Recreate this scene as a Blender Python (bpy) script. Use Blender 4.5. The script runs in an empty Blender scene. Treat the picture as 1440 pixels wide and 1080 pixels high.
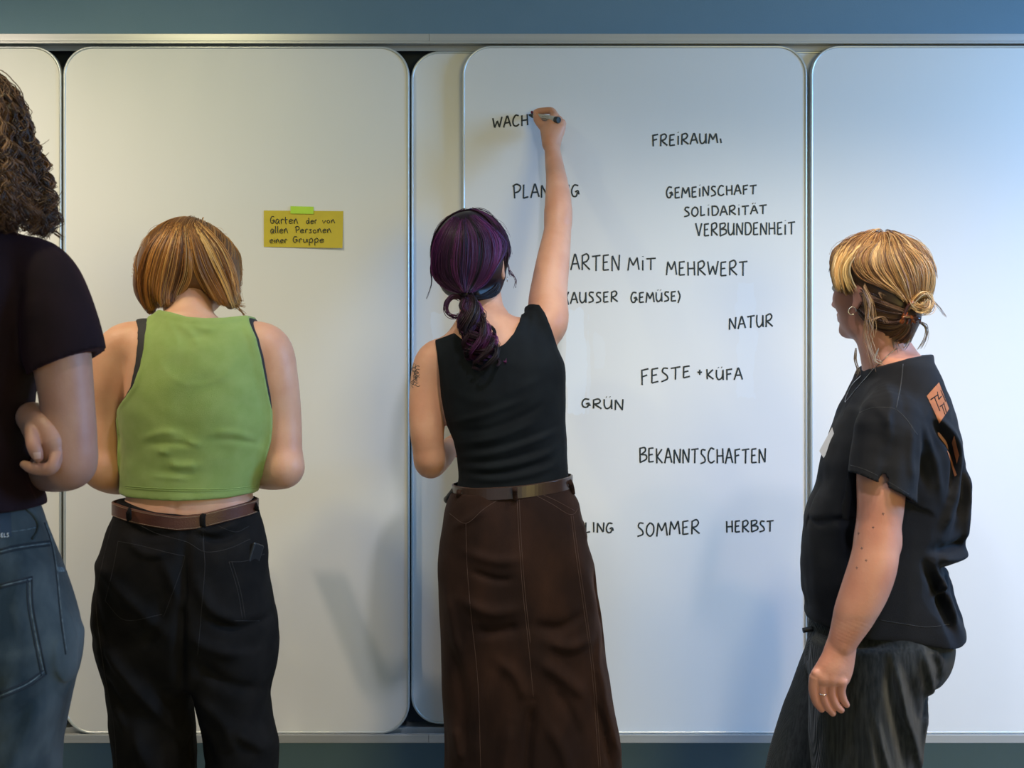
import bpy, math, random
import numpy as np
import openvdb
from mathutils import Vector
from mathutils.bvhtree import BVHTree

# ------------------------------------------------------------------ camera, world, lights, exposure
S = bpy.context.scene
COL = S.collection
CAM_D, CAM_Z, FPX = 2.9, 1.3, 1450.0
cam = bpy.data.cameras.new('camera'); camo = bpy.data.objects.new('camera', cam); COL.objects.link(camo)
camo.location = (0, -CAM_D, CAM_Z); camo.rotation_euler = (math.pi / 2, 0, 0)
cam.sensor_width = 36; cam.lens = FPX / 1440 * 36; cam.clip_start = 0.05
cam.dof.use_dof = True; cam.dof.focus_distance = 2.6; cam.dof.aperture_fstop = 5.0
S.camera = camo
S.view_settings.view_transform = 'Standard'; S.view_settings.look = 'None'
S.view_settings.gamma = 1; S.view_settings.use_curve_mapping = False
S.view_settings.exposure = 0.0

W = bpy.data.worlds.new('world'); S.world = W; W.use_nodes = True
W.node_tree.nodes['Background'].inputs[0].default_value = (0.24, 0.38, 0.50, 1)
W.node_tree.nodes['Background'].inputs[1].default_value = 1.0

def area(name, loc, target, size, size_y, power, color, shape='RECTANGLE', spread=math.pi):
    l = bpy.data.lights.new(name, 'AREA'); l.shape = shape; l.size = size; l.size_y = size_y
    l.energy = power; l.color = color; l.spread = spread
    o = bpy.data.objects.new(name, l); COL.objects.link(o); o.location = loc
    o.rotation_euler = (Vector(target) - Vector(loc)).to_track_quat('-Z', 'Y').to_euler()
    return o
def spot(name, loc, target, power, color, angle, blend, radius):
    l = bpy.data.lights.new(name, 'SPOT'); l.energy = power; l.color = color
    l.spot_size = math.radians(angle); l.spot_blend = blend; l.shadow_soft_size = radius
    o = bpy.data.objects.new(name, l); COL.objects.link(o); o.location = loc
    o.rotation_euler = (Vector(target) - Vector(loc)).to_track_quat('-Z', 'Y').to_euler()
    return o
# daylight: the tall window on the right near the boards
area('daylight_window', (3.4, -1.2, 2.3), (1.4, 0.0, 0.8), 1.2, 0.8, 60, (0.21, 0.50, 0.98), spread=math.radians(120))
area('rear_fill', (2.0, -5.2, 1.5), (1.0, 0.0, 1.0), 1.6, 1.4, 60, (0.80, 0.60, 0.12))  # yellow fill light added behind the camera to even out the board brightness
# warm ceiling spots in front of the boards: x, distance, aimed height, cone, colour
for sx, sd, tz, an, col in ((-2.0, 1.3, 0.5, 106, (3.2, 2.62, 2.05)), (-1.2, 1.3, 1.0, 110, (1.25, 1.10, 0.60)), (0.2, 1.65, 0.0, 80, (1.42, 1.45, 1.68)), (1.0, 1.65, -0.2, 80, (1.25, 1.10, 1.05)),
                            (1.6, 1.65, 0.15, 80, (1.45, 0.98, 0.66)), (2.3, 1.65, 0.35, 80, (1.4, 0.95, 0.95)), (0.8, 1.3, -0.1, 80, (1.50, 1.32, 0.80))):
    spot('ceiling_spot', (sx, -sd, 2.86), (sx, -0.2, tz), 40, col, an, 1.0, 0.055)

# ------------------------------------------------------------------ helpers
def PX(px, d): return (px - 720.0) * (CAM_D - d) / FPX
def PZ(py, d): return CAM_Z + (540.0 - py) * (CAM_D - d) / FPX
def P(px, py, d): return (PX(px, d), -d, PZ(py, d))
def R(rpx, d): return rpx * (CAM_D - d) / FPX

def put(o, parent=None):
    COL.objects.link(o)
    if parent is not None: o.parent = parent
    return o
def tag(o, label=None, cat=None, group=None, kind=None):
    if label: o['label'] = label
    if cat: o['category'] = cat
    if group: o['group'] = group
    if kind: o['kind'] = kind
    return o
def mesh_np(name, V, F, mat, parent=None, smooth=True, attr=None):
    """V (n,3), F (m,k) arrays -> one mesh object"""
    V = np.asarray(V, np.float32); F = np.asarray(F, np.int32)
    me = bpy.data.meshes.new(name)
    k = F.shape[1]
    me.vertices.add(len(V)); me.vertices.foreach_set('co', V.ravel())
    me.loops.add(F.size); me.loops.foreach_set('vertex_index', F.ravel())
    me.polygons.add(len(F)); me.polygons.foreach_set('loop_start', np.arange(0, F.size, k, dtype=np.int32))
    if smooth: me.polygons.foreach_set('use_smooth', np.ones(len(F), bool))
    me.update(calc_edges=True)
    if attr is not None:
        a = me.color_attributes.new('tint', 'FLOAT_COLOR', 'POINT')
        a.data.foreach_set('color', np.asarray(attr, np.float32).ravel())
    if mat: me.materials.append(mat)
    o = bpy.data.objects.new(name, me)
    return put(o, parent)
def mesh_poly(name, V, F, mat, parent=None, smooth=False, bevel=0):
    me = bpy.data.meshes.new(name); me.from_pydata([tuple(v) for v in V], [], F); me.update()
    if smooth:
        for p in me.polygons: p.use_smooth = True
    me.materials.append(mat)
    o = bpy.data.objects.new(name, me); put(o, parent)
    if bevel:
        b = o.modifiers.new('bevel', 'BEVEL'); b.width = bevel; b.segments = 2; b.limit_method = 'ANGLE'
    return o
def box(name, x0, x1, y0, y1, z0, z1, mat, parent=None, bevel=0):
    V = [(x, y, z) for x in (x0, x1) for y in (y0, y1) for z in (z0, z1)]
    F = [(0, 1, 3, 2), (4, 6, 7, 5), (0, 4, 5, 1), (2, 3, 7, 6), (0, 2, 6, 4), (1, 5, 7, 3)]
    return mesh_poly(name, V, F, mat, parent, bevel=bevel)

# ------------------------------------------------------------------ materials
def mat(name, col, rough=0.6, col2=None, nscale=20, stretch=(1, 1, 1), bump=0.0, bscale=200, spec=0.5,
        sheen=0.0, metal=0.0, sss=0.0, coat=0.0, wave=None, ndetail=4, bstretch=(1, 1, 1), lo=0.35, hi=0.65, tint=False, emit=None,
        sheen_tint=None):
    m = bpy.data.materials.new(name); m.use_nodes = True
    nt = m.node_tree; b = nt.nodes['Principled BSDF']
    L = nt.links.new
    b.inputs['Base Color'].default_value = (*col, 1); b.inputs['Roughness'].default_value = rough
    b.inputs['Specular IOR Level'].default_value = spec; b.inputs['Metallic'].default_value = metal
    b.inputs['Coat Weight'].default_value = coat
    if coat: b.inputs['Coat Roughness'].default_value = 0.12
    if sheen:
        b.inputs['Sheen Weight'].default_value = sheen; b.inputs['Sheen Roughness'].default_value = 0.4
        b.inputs['Sheen Tint'].default_value = (*(sheen_tint or (1, 1, 1)), 1)
    if sss:
        b.inputs['Subsurface Weight'].default_value = sss; b.inputs['Subsurface Scale'].default_value = 0.01
        b.inputs['Subsurface Radius'].default_value = (1.0, 0.35, 0.2)
    tc = nt.nodes.new('ShaderNodeTexCoord')
    if col2 is not None:
        mp = nt.nodes.new('ShaderNodeMapping'); mp.inputs['Scale'].default_value = stretch
        L(tc.outputs['Object'], mp.inputs[0])
        n = nt.nodes.new('ShaderNodeTexNoise'); n.inputs['Scale'].default_value = nscale; n.inputs['Detail'].default_value = ndetail
        L(mp.outputs[0], n.inputs['Vector'])
        r = nt.nodes.new('ShaderNodeMapRange'); r.inputs[1].default_value = lo; r.inputs[2].default_value = hi
        L(n.outputs[0], r.inputs[0])
        mx = nt.nodes.new('ShaderNodeMix'); mx.data_type = 'RGBA'
        mx.inputs[6].default_value = (*col, 1); mx.inputs[7].default_value = (*col2, 1)
        L(r.outputs[0], mx.inputs[0]); L(mx.outputs[2], b.inputs['Base Color'])
    if tint:
        a = nt.nodes.new('ShaderNodeAttribute'); a.attribute_name = 'tint'
        L(a.outputs['Color'], b.inputs['Base Color'])
    if bump:
        bp = nt.nodes.new('ShaderNodeBump'); bp.inputs['Strength'].default_value = bump; bp.inputs['Distance'].default_value = 0.002
        mp2 = nt.nodes.new('ShaderNodeMapping'); mp2.inputs['Scale'].default_value = bstretch
        L(tc.outputs['Object'], mp2.inputs[0])
        if wave:
            n2 = nt.nodes.new('ShaderNodeTexWave'); n2.inputs['Scale'].default_value = wave; n2.bands_direction = 'X'
            n2.inputs['Distortion'].default_value = 0.6
            L(mp2.outputs[0], n2.inputs['Vector']); L(n2.outputs[1], bp.inputs['Height'])
        else:
            n2 = nt.nodes.new('ShaderNodeTexNoise'); n2.inputs['Scale'].default_value = bscale; n2.inputs['Detail'].default_value = 3
            L(mp2.outputs[0], n2.inputs['Vector']); L(n2.outputs[0], bp.inputs['Height'])
        L(bp.outputs[0], b.inputs['Normal'])
    return m
M = {}
M['wall'] = mat('blue_grey_wall_paint', (0.135, 0.235, 0.315), 0.75, (0.145, 0.245, 0.325), 6, bump=0.15, bscale=350)
M['recess'] = mat('navy_recess', (0.02, 0.032, 0.05), 0.7)
M['floor'] = mat('grey_linoleum', (0.20, 0.20, 0.20), 0.5, (0.24, 0.235, 0.23), 12, bump=0.05)
M['ceiling'] = mat('ceiling_white', (0.62, 0.61, 0.59), 0.9, bump=0.1, bscale=90)
M['sidewall'] = mat('side_wall_paint', (0.42, 0.41, 0.39), 0.85, bump=0.1, bscale=200)
M['alu'] = mat('anodised_aluminium', (0.52, 0.54, 0.55), 0.42, metal=0.55, col2=(0.47, 0.49, 0.5), nscale=60, stretch=(0.02, 1, 1))
M['alu_edge'] = mat('aluminium_edge', (0.62, 0.66, 0.66), 0.35, metal=0.5)
M['ink'] = mat('black_marker_ink', (0.012, 0.02, 0.02), 0.45)
M['plastic_black'] = mat('black_plastic', (0.015, 0.016, 0.018), 0.4)
# ------------------------------------------------------------------ distance-field modelling
def smin(a, b, k):
    if k <= 0: return np.minimum(a, b)
    h = np.maximum(k - np.abs(a - b), 0) / k
    return np.minimum(a, b) - h * h * k * 0.25
def smax(a, b, k): return -smin(-a, -b, k)
def catmull(pts, n):
    pts = np.asarray(pts, float)
    if len(pts) < 3: 
        t = np.linspace(0, 1, n + 1)[:, None]; return pts[0] * (1 - t) + pts[-1] * t
    p = np.vstack([2 * pts[0] - pts[1], pts, 2 * pts[-1] - pts[-2]])
    out = []
    for i in range(1, len(p) - 2):
        for t in np.linspace(0, 1, n, endpoint=False):
            a, b, c, d = p[i - 1], p[i], p[i + 1], p[i + 2]
            out.append(0.5 * ((2 * b) + (c - a) * t + (2 * a - 5 * b + 4 * c - d) * t * t + (3 * b - a - 3 * c + d) * t ** 3))
    out.append(pts[-1]); return np.array(out)
class Field:
    BIG = 0.05
    def __init__(s, lo, hi, h):
        s.h = h; s.lo = np.array(lo, float)
        n = np.ceil((np.array(hi) - s.lo) / h).astype(int) + 1
        s.n = n; s.a = np.full(n, s.BIG, np.float32)
        s.ax = [(s.lo[i] + h * np.arange(n[i])).astype(np.float32) for i in range(3)]
    def block(s, lo, hi):
        i0 = np.clip(np.floor((np.array(lo) - s.lo) / s.h).astype(int), 0, s.n)
        i1 = np.clip(np.ceil((np.array(hi) - s.lo) / s.h).astype(int) + 1, 0, s.n)
        sl = tuple(slice(a, b) for a, b in zip(i0, i1))
        X = s.ax[0][sl[0]][:, None, None]; Y = s.ax[1][sl[1]][None, :, None]; Z = s.ax[2][sl[2]][None, None, :]
        return sl, X, Y, Z
    def all(s): return s.block(s.lo, s.lo + s.h * s.n)
    def _put(s, sl, d, k, sub=False):
        if 0 in s.a[sl].shape: return
        s.a[sl] = smax(s.a[sl], -d, k) if sub else smin(s.a[sl], d, k)
    def tube(s, pts, rad, k=0.01, n=6, grow=0.0, flat=None, sub=False):
        """pts (m,3), rad list; tapered smooth limb. flat=(axis, factor): thinner along axis"""
        q = catmull(np.column_stack([np.asarray(pts, float), np.asarray(rad, float)]), n)
        q[:, 3] += grow
        m = q[:, 3].max() + max(k, 0.004) + 2 * s.h
        sl, X, Y, Z = s.block(q[:, :3].min(0) - m, q[:, :3].max(0) + m)
        D = None
        for a, b in zip(q[:-1], q[1:]):
            ab = b[:3] - a[:3]; L2 = max(float(ab @ ab), 1e-10)
            x, y, z = X - np.float32(a[0]), Y - np.float32(a[1]), Z - np.float32(a[2])
            t = np.clip((x * np.float32(ab[0]) + y * np.float32(ab[1]) + z * np.float32(ab[2])) / np.float32(L2), 0, 1)
            dx, dy, dz = x - t * np.float32(ab[0]), y - t * np.float32(ab[1]), z - t * np.float32(ab[2])
            if flat is not None:
                ax, f = flat; ax = np.asarray(ax, float) / np.linalg.norm(ax)
                dp = (dx * np.float32(ax[0]) + dy * np.float32(ax[1]) + dz * np.float32(ax[2])) * np.float32(1 / f - 1)
                dx, dy, dz = dx + dp * np.float32(ax[0]), dy + dp * np.float32(ax[1]), dz + dp * np.float32(ax[2])
            d = np.sqrt(dx * dx + dy * dy + dz * dz) - (np.float32(a[3]) + t * np.float32(b[3] - a[3]))
            D = d if D is None else np.minimum(D, d)
        s._put(sl, D, k, sub)
    def ell(s, c, r, axes=None, k=0.01, grow=0.0, sub=False):
        c = np.asarray(c, float); r = np.asarray(r, float) + grow
        m = r.max() + k + 2 * s.h
        sl, X, Y, Z = s.block(c - m, c + m)
        x, y, z = X - np.float32(c[0]), Y - np.float32(c[1]), Z - np.float32(c[2])
        A = np.eye(3) if axes is None else np.asarray(axes, float)
        k0 = 0; k1 = 0
        for i in range(3):
            u = x * np.float32(A[i, 0]) + y * np.float32(A[i, 1]) + z * np.float32(A[i, 2])
            k0 = k0 + (u / r[i]) ** 2; k1 = k1 + (u / r[i] ** 2) ** 2
        k0 = np.sqrt(k0); k1 = np.sqrt(k1) + 1e-6
        s._put(sl, (k0 * (k0 - 1) / k1).astype(np.float32), k, sub)
    def loft(s, rows, k=0.01, grow=0.0, yaw=0.0, capk=0.01):
        """rows (z, cx, cy, a, b, n)"""
        rows = sorted([tuple(r) + (2.2,) * (6 - len(r)) for r in rows])
        q = np.array(rows); z = q[:, 0]
        fine = catmull(q, 8); fine = fine[np.argsort(fine[:, 0])]
        m = q[:, 3:5].max() + grow + k + 2 * s.h
        lo = [q[:, 1].min() - m, q[:, 2].min() - m, z[0] - 0.03]; hi = [q[:, 1].max() + m, q[:, 2].max() + m, z[-1] + 0.03]
        sl, X, Y, Z = s.block(lo, hi)
        zz = Z[0, 0]
        g = [np.interp(zz, fine[:, 0], fine[:, i]).astype(np.float32)[None, None, :] for i in range(1, 6)]
        cx, cy, a, b, n = g; a = a + grow; b = b + grow
        x, y = X - cx, Y - cy
        if yaw:
            c_, s_ = np.float32(math.cos(yaw)), np.float32(math.sin(yaw)); x, y = x * c_ + y * s_, -x * s_ + y * c_
        ax_, by_ = np.abs(x) / a + 1e-5, np.abs(y) / b + 1e-5
        rho = (ax_ ** n + by_ ** n) ** (1 / n)
        gr = rho ** (1 - n) * np.sqrt((ax_ ** (n - 1) / a) ** 2 + (by_ ** (n - 1) / b) ** 2)
        d = (rho - 1) / np.maximum(gr, 1e-3)
        d = smax(d, np.maximum(z[0] - grow - Z, Z - z[-1] - grow), capk)
        s._put(sl, d.astype(np.float32), k)
    def cut(s, f, k=0.0):
        """keep where f(X,Y,Z) < 0"""
        sl, X, Y, Z = s.all(); s.a[...] = smax(s.a, np.broadcast_to(f(X, Y, Z), s.a.shape).astype(np.float32), k)
    def add(s, f):
        """outward offset by f(X,Y,Z), metres"""
        sl, X, Y, Z = s.all(); s.a -= np.broadcast_to(f(X, Y, Z), s.a.shape).astype(np.float32)
    def folds(s, lst, d, side=-1, ymid=None, g=1.0):
        """lst: (pixel polyline, width px, amp m): ridges (+) or creases (-) on the camera side"""
        for line, wpx, amp in lst:
            w = R(wpx, d); pts = np.array([(PX(x, d), PZ(y, d)) for x, y in line])
            if len(pts) > 2: pts = catmull(pts, 4)
            m = 2.6 * w
            lo = [pts[:, 0].min() - m, s.lo[1], pts[:, 1].min() - m]; hi = [pts[:, 0].max() + m, s.lo[1] + s.h * s.n[1] if ymid is None else ymid, pts[:, 1].max() + m]
            sl, X, Y, Z = s.block(lo, hi)
            X2, Z2 = X[:, 0, :], Z[0, :, :]
            D = np.full((X.shape[0], Z.shape[2]), 9.0)
            L = np.concatenate([[0], np.cumsum(np.linalg.norm(np.diff(pts, axis=0), axis=1))]); T = np.zeros_like(D)
            for i in range(len(pts) - 1):
                a, b = pts[i], pts[i + 1]; ab = b - a; l2 = ab @ ab + 1e-12
                t = np.clip(((X2 - a[0]) * ab[0] + (Z2 - a[1]) * ab[1]) / l2, 0, 1)
                dd = np.hypot(X2 - a[0] - t * ab[0], Z2 - a[1] - t * ab[1])
                u = (L[i] + t * (L[i + 1] - L[i])) / L[-1]
                T = np.where(dd < D, u, T); D = np.minimum(D, dd)
            fade = np.clip(np.minimum(T, 1 - T) * 4, 0, 1); fade = 0.25 + 0.75 * fade * fade * (3 - 2 * fade)
            e = (g * amp * np.exp(-(D / w) ** 2) * fade).astype(np.float32)
            s.a[sl] -= e[:, None, :]
    def noise(s, amp, scale, seed=0, stretch=(1, 1, 1), n=7):
        rg = np.random.RandomState(seed); sl, X, Y, Z = s.all()
        near = np.abs(s.a) < 0.035
        idx = np.nonzero(near); x, y, z = s.ax[0][idx[0]], s.ax[1][idx[1]], s.ax[2][idx[2]]
        acc = np.zeros(len(x), np.float32)
        for i in range(n):
            v = rg.normal(size=3) * np.array(stretch) * scale; p = rg.uniform(0, 6.28)
            w = rg.normal(size=3) * np.array(stretch) * scale * 0.6; p2 = rg.uniform(0, 6.28)
            acc += np.sin(x * v[0] + y * v[1] + z * v[2] + p + 1.3 * np.sin(x * w[0] + y * w[1] + z * w[2] + p2))
        s.a[idx] -= (acc * amp / math.sqrt(n)).astype(np.float32)
    def sink(s, zc, sign, reach=.030, amp=.0006, xmin=-9, ymax=9):
        """let a surface dive just under its neighbour past zc, so two joined meshes meet without a step"""
        s.add(lambda X, Y, Z: -amp * np.clip((Z - zc) * sign / reach + .5, 0, 1) * (X > xmin) * (Y < ymax))
    def quads(s):
        a = s.a.copy()
        for i in range(3):
            e = [slice(None)] * 3
            for j in (0, -1):
                e[i] = j; a[tuple(e)] = s.BIG
        a = np.clip(a, -3 * s.h, 3 * s.h)
        g = openvdb.FloatGrid(3 * s.h); g.copyFromArray(a)
        V, F = g.convertToQuads(isovalue=0.0)
        return V * s.h + s.lo, F[:, ::-1]
def build(name, fields, m, parent=None):
    Vs, Fs, n = [], [], 0
    for f in (fields if isinstance(fields, (list, tuple)) else [fields]):
        V, F = f.quads(); Vs.append(V); Fs.append(F + n); n += len(V)
    V = np.vstack(Vs); F = np.vstack(Fs)
    o = mesh_np(name, V, F, m, parent); return o
def bvh(objs):
    V, F, n = [], [], 0
    for o in (objs if isinstance(objs, (list, tuple)) else [objs]):
        me = o.data; V += [v.co.copy() for v in me.vertices]; F += [[k + n for k in p.vertices] for p in me.polygons]; n = len(V)
    return BVHTree.FromPolygons(V, F)
ORG = Vector((0, -CAM_D, CAM_Z))
def hit(bv, px, py, off=0.0008):
    """measured spot of a surface detail: where the line of sight meets the built surface"""
    d = Vector(((px - 720) / FPX, 1, (540 - py) / FPX)).normalized()
    loc, nor, i, dist = bv.ray_cast(ORG, d)
    if loc is None: return None
    if nor.dot(d) > 0: nor = -nor
    return np.array(loc + nor * off), np.array(nor)
def sweep(paths, rads, sides=6, flat=None, closed_ends=True):
    """list of polylines (n,3) with radii -> V,F (quads)"""
    V, F, n0 = [], [], 0
    for p, r in zip(paths, rads):
        p = np.asarray(p, float); m = len(p)
        r = np.full(m, r) if np.isscalar(r) else np.asarray(r)
        t = np.gradient(p, axis=0); t /= np.linalg.norm(t, axis=1)[:, None] + 1e-12
        up = np.array([0, -1.0, 0]) if flat is not None else np.array([0.13, 0.2, 0.97])
        u = np.cross(t, up); bad = np.linalg.norm(u, axis=1) < 1e-3; u[bad] = np.cross(t[bad], [1, 0, 0.01]); u /= np.linalg.norm(u, axis=1)[:, None]
        w = np.cross(u, t)
        ang = np.linspace(0, 2 * math.pi, sides, endpoint=False) + (math.pi / sides)
        fl = 1.0 if flat is None else flat
        ring = p[:, None, :] + r[:, None, None] * (np.cos(ang)[None, :, None] * u[:, None, :] + fl * np.sin(ang)[None, :, None] * w[:, None, :])
        V.append(ring.reshape(-1, 3))
        i = np.arange(m - 1)[:, None] * sides; j = np.arange(sides)[None, :]; jn = (j + 1) % sides
        F.append((np.stack([i + j, i + jn, i + sides + jn, i + sides + j], -1).reshape(-1, 4)) + n0)
        if closed_ends:
            c0 = n0 + m * sides
            V.append(p[[0, -1]]); 
            jj = np.arange(sides); a = np.stack([n0 + (jj + 1) % sides, n0 + jj, np.full(sides, c0), np.full(sides, c0)], -1)
            e = n0 + (m - 1) * sides
            b = np.stack([e + jj, e + (jj + 1) % sides, np.full(sides, c0 + 1), np.full(sides, c0 + 1)], -1)
            CAPS.append((a, b)); n0 += 2
        n0 += m * sides
    return np.vstack(V), np.vstack(F)
CAPS = []
def tubes(name, paths, rads, m, parent=None, sides=6, flat=None, attr=None):
    CAPS.clear(); V, F = sweep(paths, rads, sides, flat)
    tri = np.vstack([np.vstack(c)[:, :3] for c in CAPS]) if CAPS else None
    me = bpy.data.meshes.new(name)
    V = V.astype(np.float32); nl = F.size + tri.size
    me.vertices.add(len(V)); me.vertices.foreach_set('co', V.ravel())
    me.loops.add(nl); me.loops.foreach_set('vertex_index', np.concatenate([F.ravel(), tri.ravel()]).astype(np.int32))
    me.polygons.add(len(F) + len(tri))
    me.polygons.foreach_set('loop_start', np.concatenate([np.arange(0, F.size, 4), F.size + np.arange(0, tri.size, 3)]).astype(np.int32))
    me.polygons.foreach_set('use_smooth', np.ones(len(F) + len(tri), bool))
    me.update(calc_edges=True); me.materials.append(m)
    CAPS.clear()
    return put(bpy.data.objects.new(name, me), parent)
def strands(name, P_, r0, m, parent, cols, cap=None, tip=0.25):
    """P_ (s, n, 3) strands, cols (s,3); three-sided hairs plus an under-layer mesh cap=(V,F,col)"""
    P_ = np.asarray(P_, float); s_, n, _ = P_.shape
    t = np.gradient(P_, axis=1); t /= np.linalg.norm(t, axis=2)[..., None] + 1e-12
    up = np.array([0.31, -0.9, 0.29]); u = np.cross(t, up); u /= np.linalg.norm(u, axis=2)[..., None] + 1e-9; w = np.cross(u, t)
    rr = np.linspace(1, tip, n) ** 0.7 * r0; rr[0] *= 0.6
    rr = rr[None, :, None] * (np.random.RandomState(5).uniform(0.7, 1.35, s_))[:, None, None]
    ring = [P_ + rr * (math.cos(a) * u + math.sin(a) * w) for a in (0.5, 2.594, 4.689)]
    V = np.stack(ring, 2).reshape(-1, 3)
    base = (np.arange(s_) * n * 3)[:, None, None] + (np.arange(n - 1) * 3)[None, :, None]
    j = np.arange(3)[None, None, :]; jn = (j + 1) % 3
    F = np.stack([base + j, base + jn, base + 3 + jn, base + 3 + j], -1).reshape(-1, 4)
    C = np.repeat(np.column_stack([cols, np.ones(s_)]), n * 3, axis=0)
    if cap is not None:
        cV, cF, cc = cap
        F = np.vstack([F, cF + len(V)]); V = np.vstack([V, cV])
        C = np.vstack([C, np.tile([*cc, 1.0], (len(cV), 1))])
    return mesh_np(name, V, F, m, parent, attr=C)

def frame(f, up=(0, 0, 1)):
    f = np.array(f, float); f /= np.linalg.norm(f); up = np.array(up, float)
    s_ = np.cross(f, up); s_ /= np.linalg.norm(s_); u = np.cross(s_, f)
    return np.array([f, s_, u])                       # forward, right, up
def head(F_, c, A, sc=1.0, ear_k=0.004, ears=(1, -1)):
    """face, skull and ears in the head's own frame"""
    c = np.array(c)
    def T(f, s_, u): return c + sc * (A[0] * f + A[1] * s_ + A[2] * u)
    def E(p, r, k, sub=False): F_.ell(T(*p), np.array(r) * sc, A, k, sub=sub)
    E((-.012, 0, .030), (.094, .074, .084), .02)
    E((.030, 0, -.030), (.060, .058, .076), .03)
    E((.034, 0, -.072), (.046, .046, .036), .02)
    E((.074, 0, -.094), (.018, .020, .016), .02)
    for q in (1, -1):
        E((.052, q * .038, -.022), (.032, .026, .030), .02)
        E((.092, q * .031, .004), (.014, .016, .010), .012, sub=True)
        E((.098, q * .010, -.036), (.009, .008, .007), .006)
        if q in ears:
            F_.ell(T(-.004, q * .075, -.012), np.array((.018, .0085, .031)) * sc, np.array([A[0] * .93 + A[1] * q * -.3, A[1] * .93 + A[0] * q * .3, A[2]]), ear_k)
            F_.ell(T(.003, q * .0850, -.006), np.array((.009, .005, .017)) * sc, A, .004, sub=True)
            E((.002, q * .076, -.040), (.009, .006, .012), .005)
    F_.tube([T(.080, -.036, .020), T(.089, 0, .022), T(.080, .036, .020)], [.010 * sc, .011 * sc, .010 * sc], .012)
    F_.tube([T(.090, 0, .012), T(.102, 0, -.016), T(.108, 0, -.032)], [.007 * sc, .008 * sc, .010 * sc], .010)
    F_.tube([T(.082, -.022, -.058), T(.093, 0, -.056), T(.082, .022, -.058)], [.005 * sc, .008 * sc, .005 * sc], .006)
    F_.tube([T(.082, -.018, -.067), T(.092, 0, -.068), T(.082, .018, -.067)], [.005 * sc, .008 * sc, .005 * sc], .005)
    return T
def eyes(T, A, sc, parent):
    for q in (1, -1):
        c = T(.083, q * .031, .003)
        bm = np.array([[math.sin(a) * math.cos(b), math.sin(a) * math.sin(b), math.cos(a)] for a in np.linspace(0.01, math.pi - .01, 9) for b in np.linspace(0, 2 * math.pi, 12, endpoint=False)])
        V = c + bm * 0.0118 * sc
        Fq = [[i * 12 + j, (i + 1) * 12 + j, (i + 1) * 12 + (j + 1) % 12, i * 12 + (j + 1) % 12] for i in range(8) for j in range(12)]
        e = mesh_np('eye', V, np.array(Fq), M['eye'], parent)
        pc = c + A[0] * 0.0112 * sc
        ring = [pc + 0.0052 * (math.cos(t) * A[1] + math.sin(t) * A[2]) for t in np.linspace(0, 6.283, 16, endpoint=False)]
        mesh_poly('iris', ring + [pc + A[0] * .0012], [(i, (i + 1) % 16, 16) for i in range(16)], M['iris'], e)
def hand(F_, w, f, n, side, curl=(0.5, 0.5, 0.5, 0.5), thumb=0.6, sc=1.0):
    """w wrist, f finger direction, n palm normal, side = thumb side (+1/-1 of f x n)"""
    w = np.array(w, float); f = np.array(f, float); f /= np.linalg.norm(f)
    n = np.array(n, float); n -= f * (n @ f); n /= np.linalg.norm(n); t = np.cross(f, n) * side
    def q(a, b, c): return w + sc * (f * a + t * b + n * c)
    for i, (b, L) in enumerate(((.026, .088), (.009, .092), (-.009, .088), (-.026, .080))):
        F_.tube([q(0, b * .5, 0), q(L * .6, b, -.002), q(L, b, 0)], [.016 * sc, .0135 * sc, .0105 * sc], .010, 3)
    for i, (b, L0, ph) in enumerate(((.027, .088, (.040, .024, .020)), (.009, .092, (.044, .028, .021)), (-.009, .088, (.041, .026, .021)), (-.026, .080, (.032, .020, .018)))):
        p = q(L0, b, 0); a = curl[i] * .7; pts = [p - sc * f * .01, p]; r = [.0095, .0095]
        for j, l in enumerate(ph):
            p = p + sc * l * (f * math.cos(a) + n * math.sin(a)); pts.append(p); a += curl[i] * (1.1, .8, 0)[j]; r.append((.0085, .0078, .0062)[j])
        F_.tube(pts, [x * sc for x in r], .002, 4)
    F_.tube([q(.012, .018, .004), q(.042, .044, .014), q(.066, .050 - .02 * thumb, .024), q(.088, .050 - .045 * thumb, .030)], [.016 * sc, .0125 * sc, .0100 * sc, .0075 * sc], .006, 4)
def band(name, ring, zc, h, th, m, parent, n=96, tilt=None):
    """belt-like closed band: ring(theta)->(x,y,nx,ny), zc(theta)"""
    V, F = [], []
    for i in range(n):
        th_ = 2 * math.pi * i / n; x, y, nx, ny = ring(th_); z = zc(th_)
        for o_, zz in ((0, -h / 2), (th, -h / 2 + .0015), (th, h / 2 - .0015), (0, h / 2)):
            V.append((x + nx * o_, y + ny * o_, z + zz))
    for i in range(n):
        for j in range(4):
            a, b = i * 4 + j, i * 4 + (j + 1) % 4; c, d = ((i + 1) % n) * 4 + (j + 1) % 4, ((i + 1) % n) * 4 + j
            F.append((a, d, c, b))
    return mesh_poly(name, V, F, m, parent, smooth=False, bevel=0.0008)
def decal(name, bv, quad, m, parent, nx=10, ny=10, off=0.001):
    """printed or stuck-on patch that follows the surface under it; quad = four pixel corners"""
    q = np.array(quad, float); V, ok = [], []
    for j in range(ny + 1):
        for i in range(nx + 1):
            u, v = i / nx, j / ny
            p = (1 - u) * (1 - v) * q[0] + u * (1 - v) * q[1] + u * v * q[2] + (1 - u) * v * q[3]
            h_ = hit(bv, p[0], p[1], off); ok.append(h_ is not None); V.append(h_[0] if h_ is not None else (0, 0, 0))
    F = []
    for j in range(ny):
        for i in range(nx):
            a = j * (nx + 1) + i; f = (a, a + nx + 1, a + nx + 2, a + 1)
            if all(ok[k] for k in f) and max(np.linalg.norm(np.array(V[f[k]]) - np.array(V[f[(k + 1) % 4]])) for k in range(4)) < 0.09: F.append(f)
    return mesh_poly(name, V, F, m, parent, smooth=True)
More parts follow.
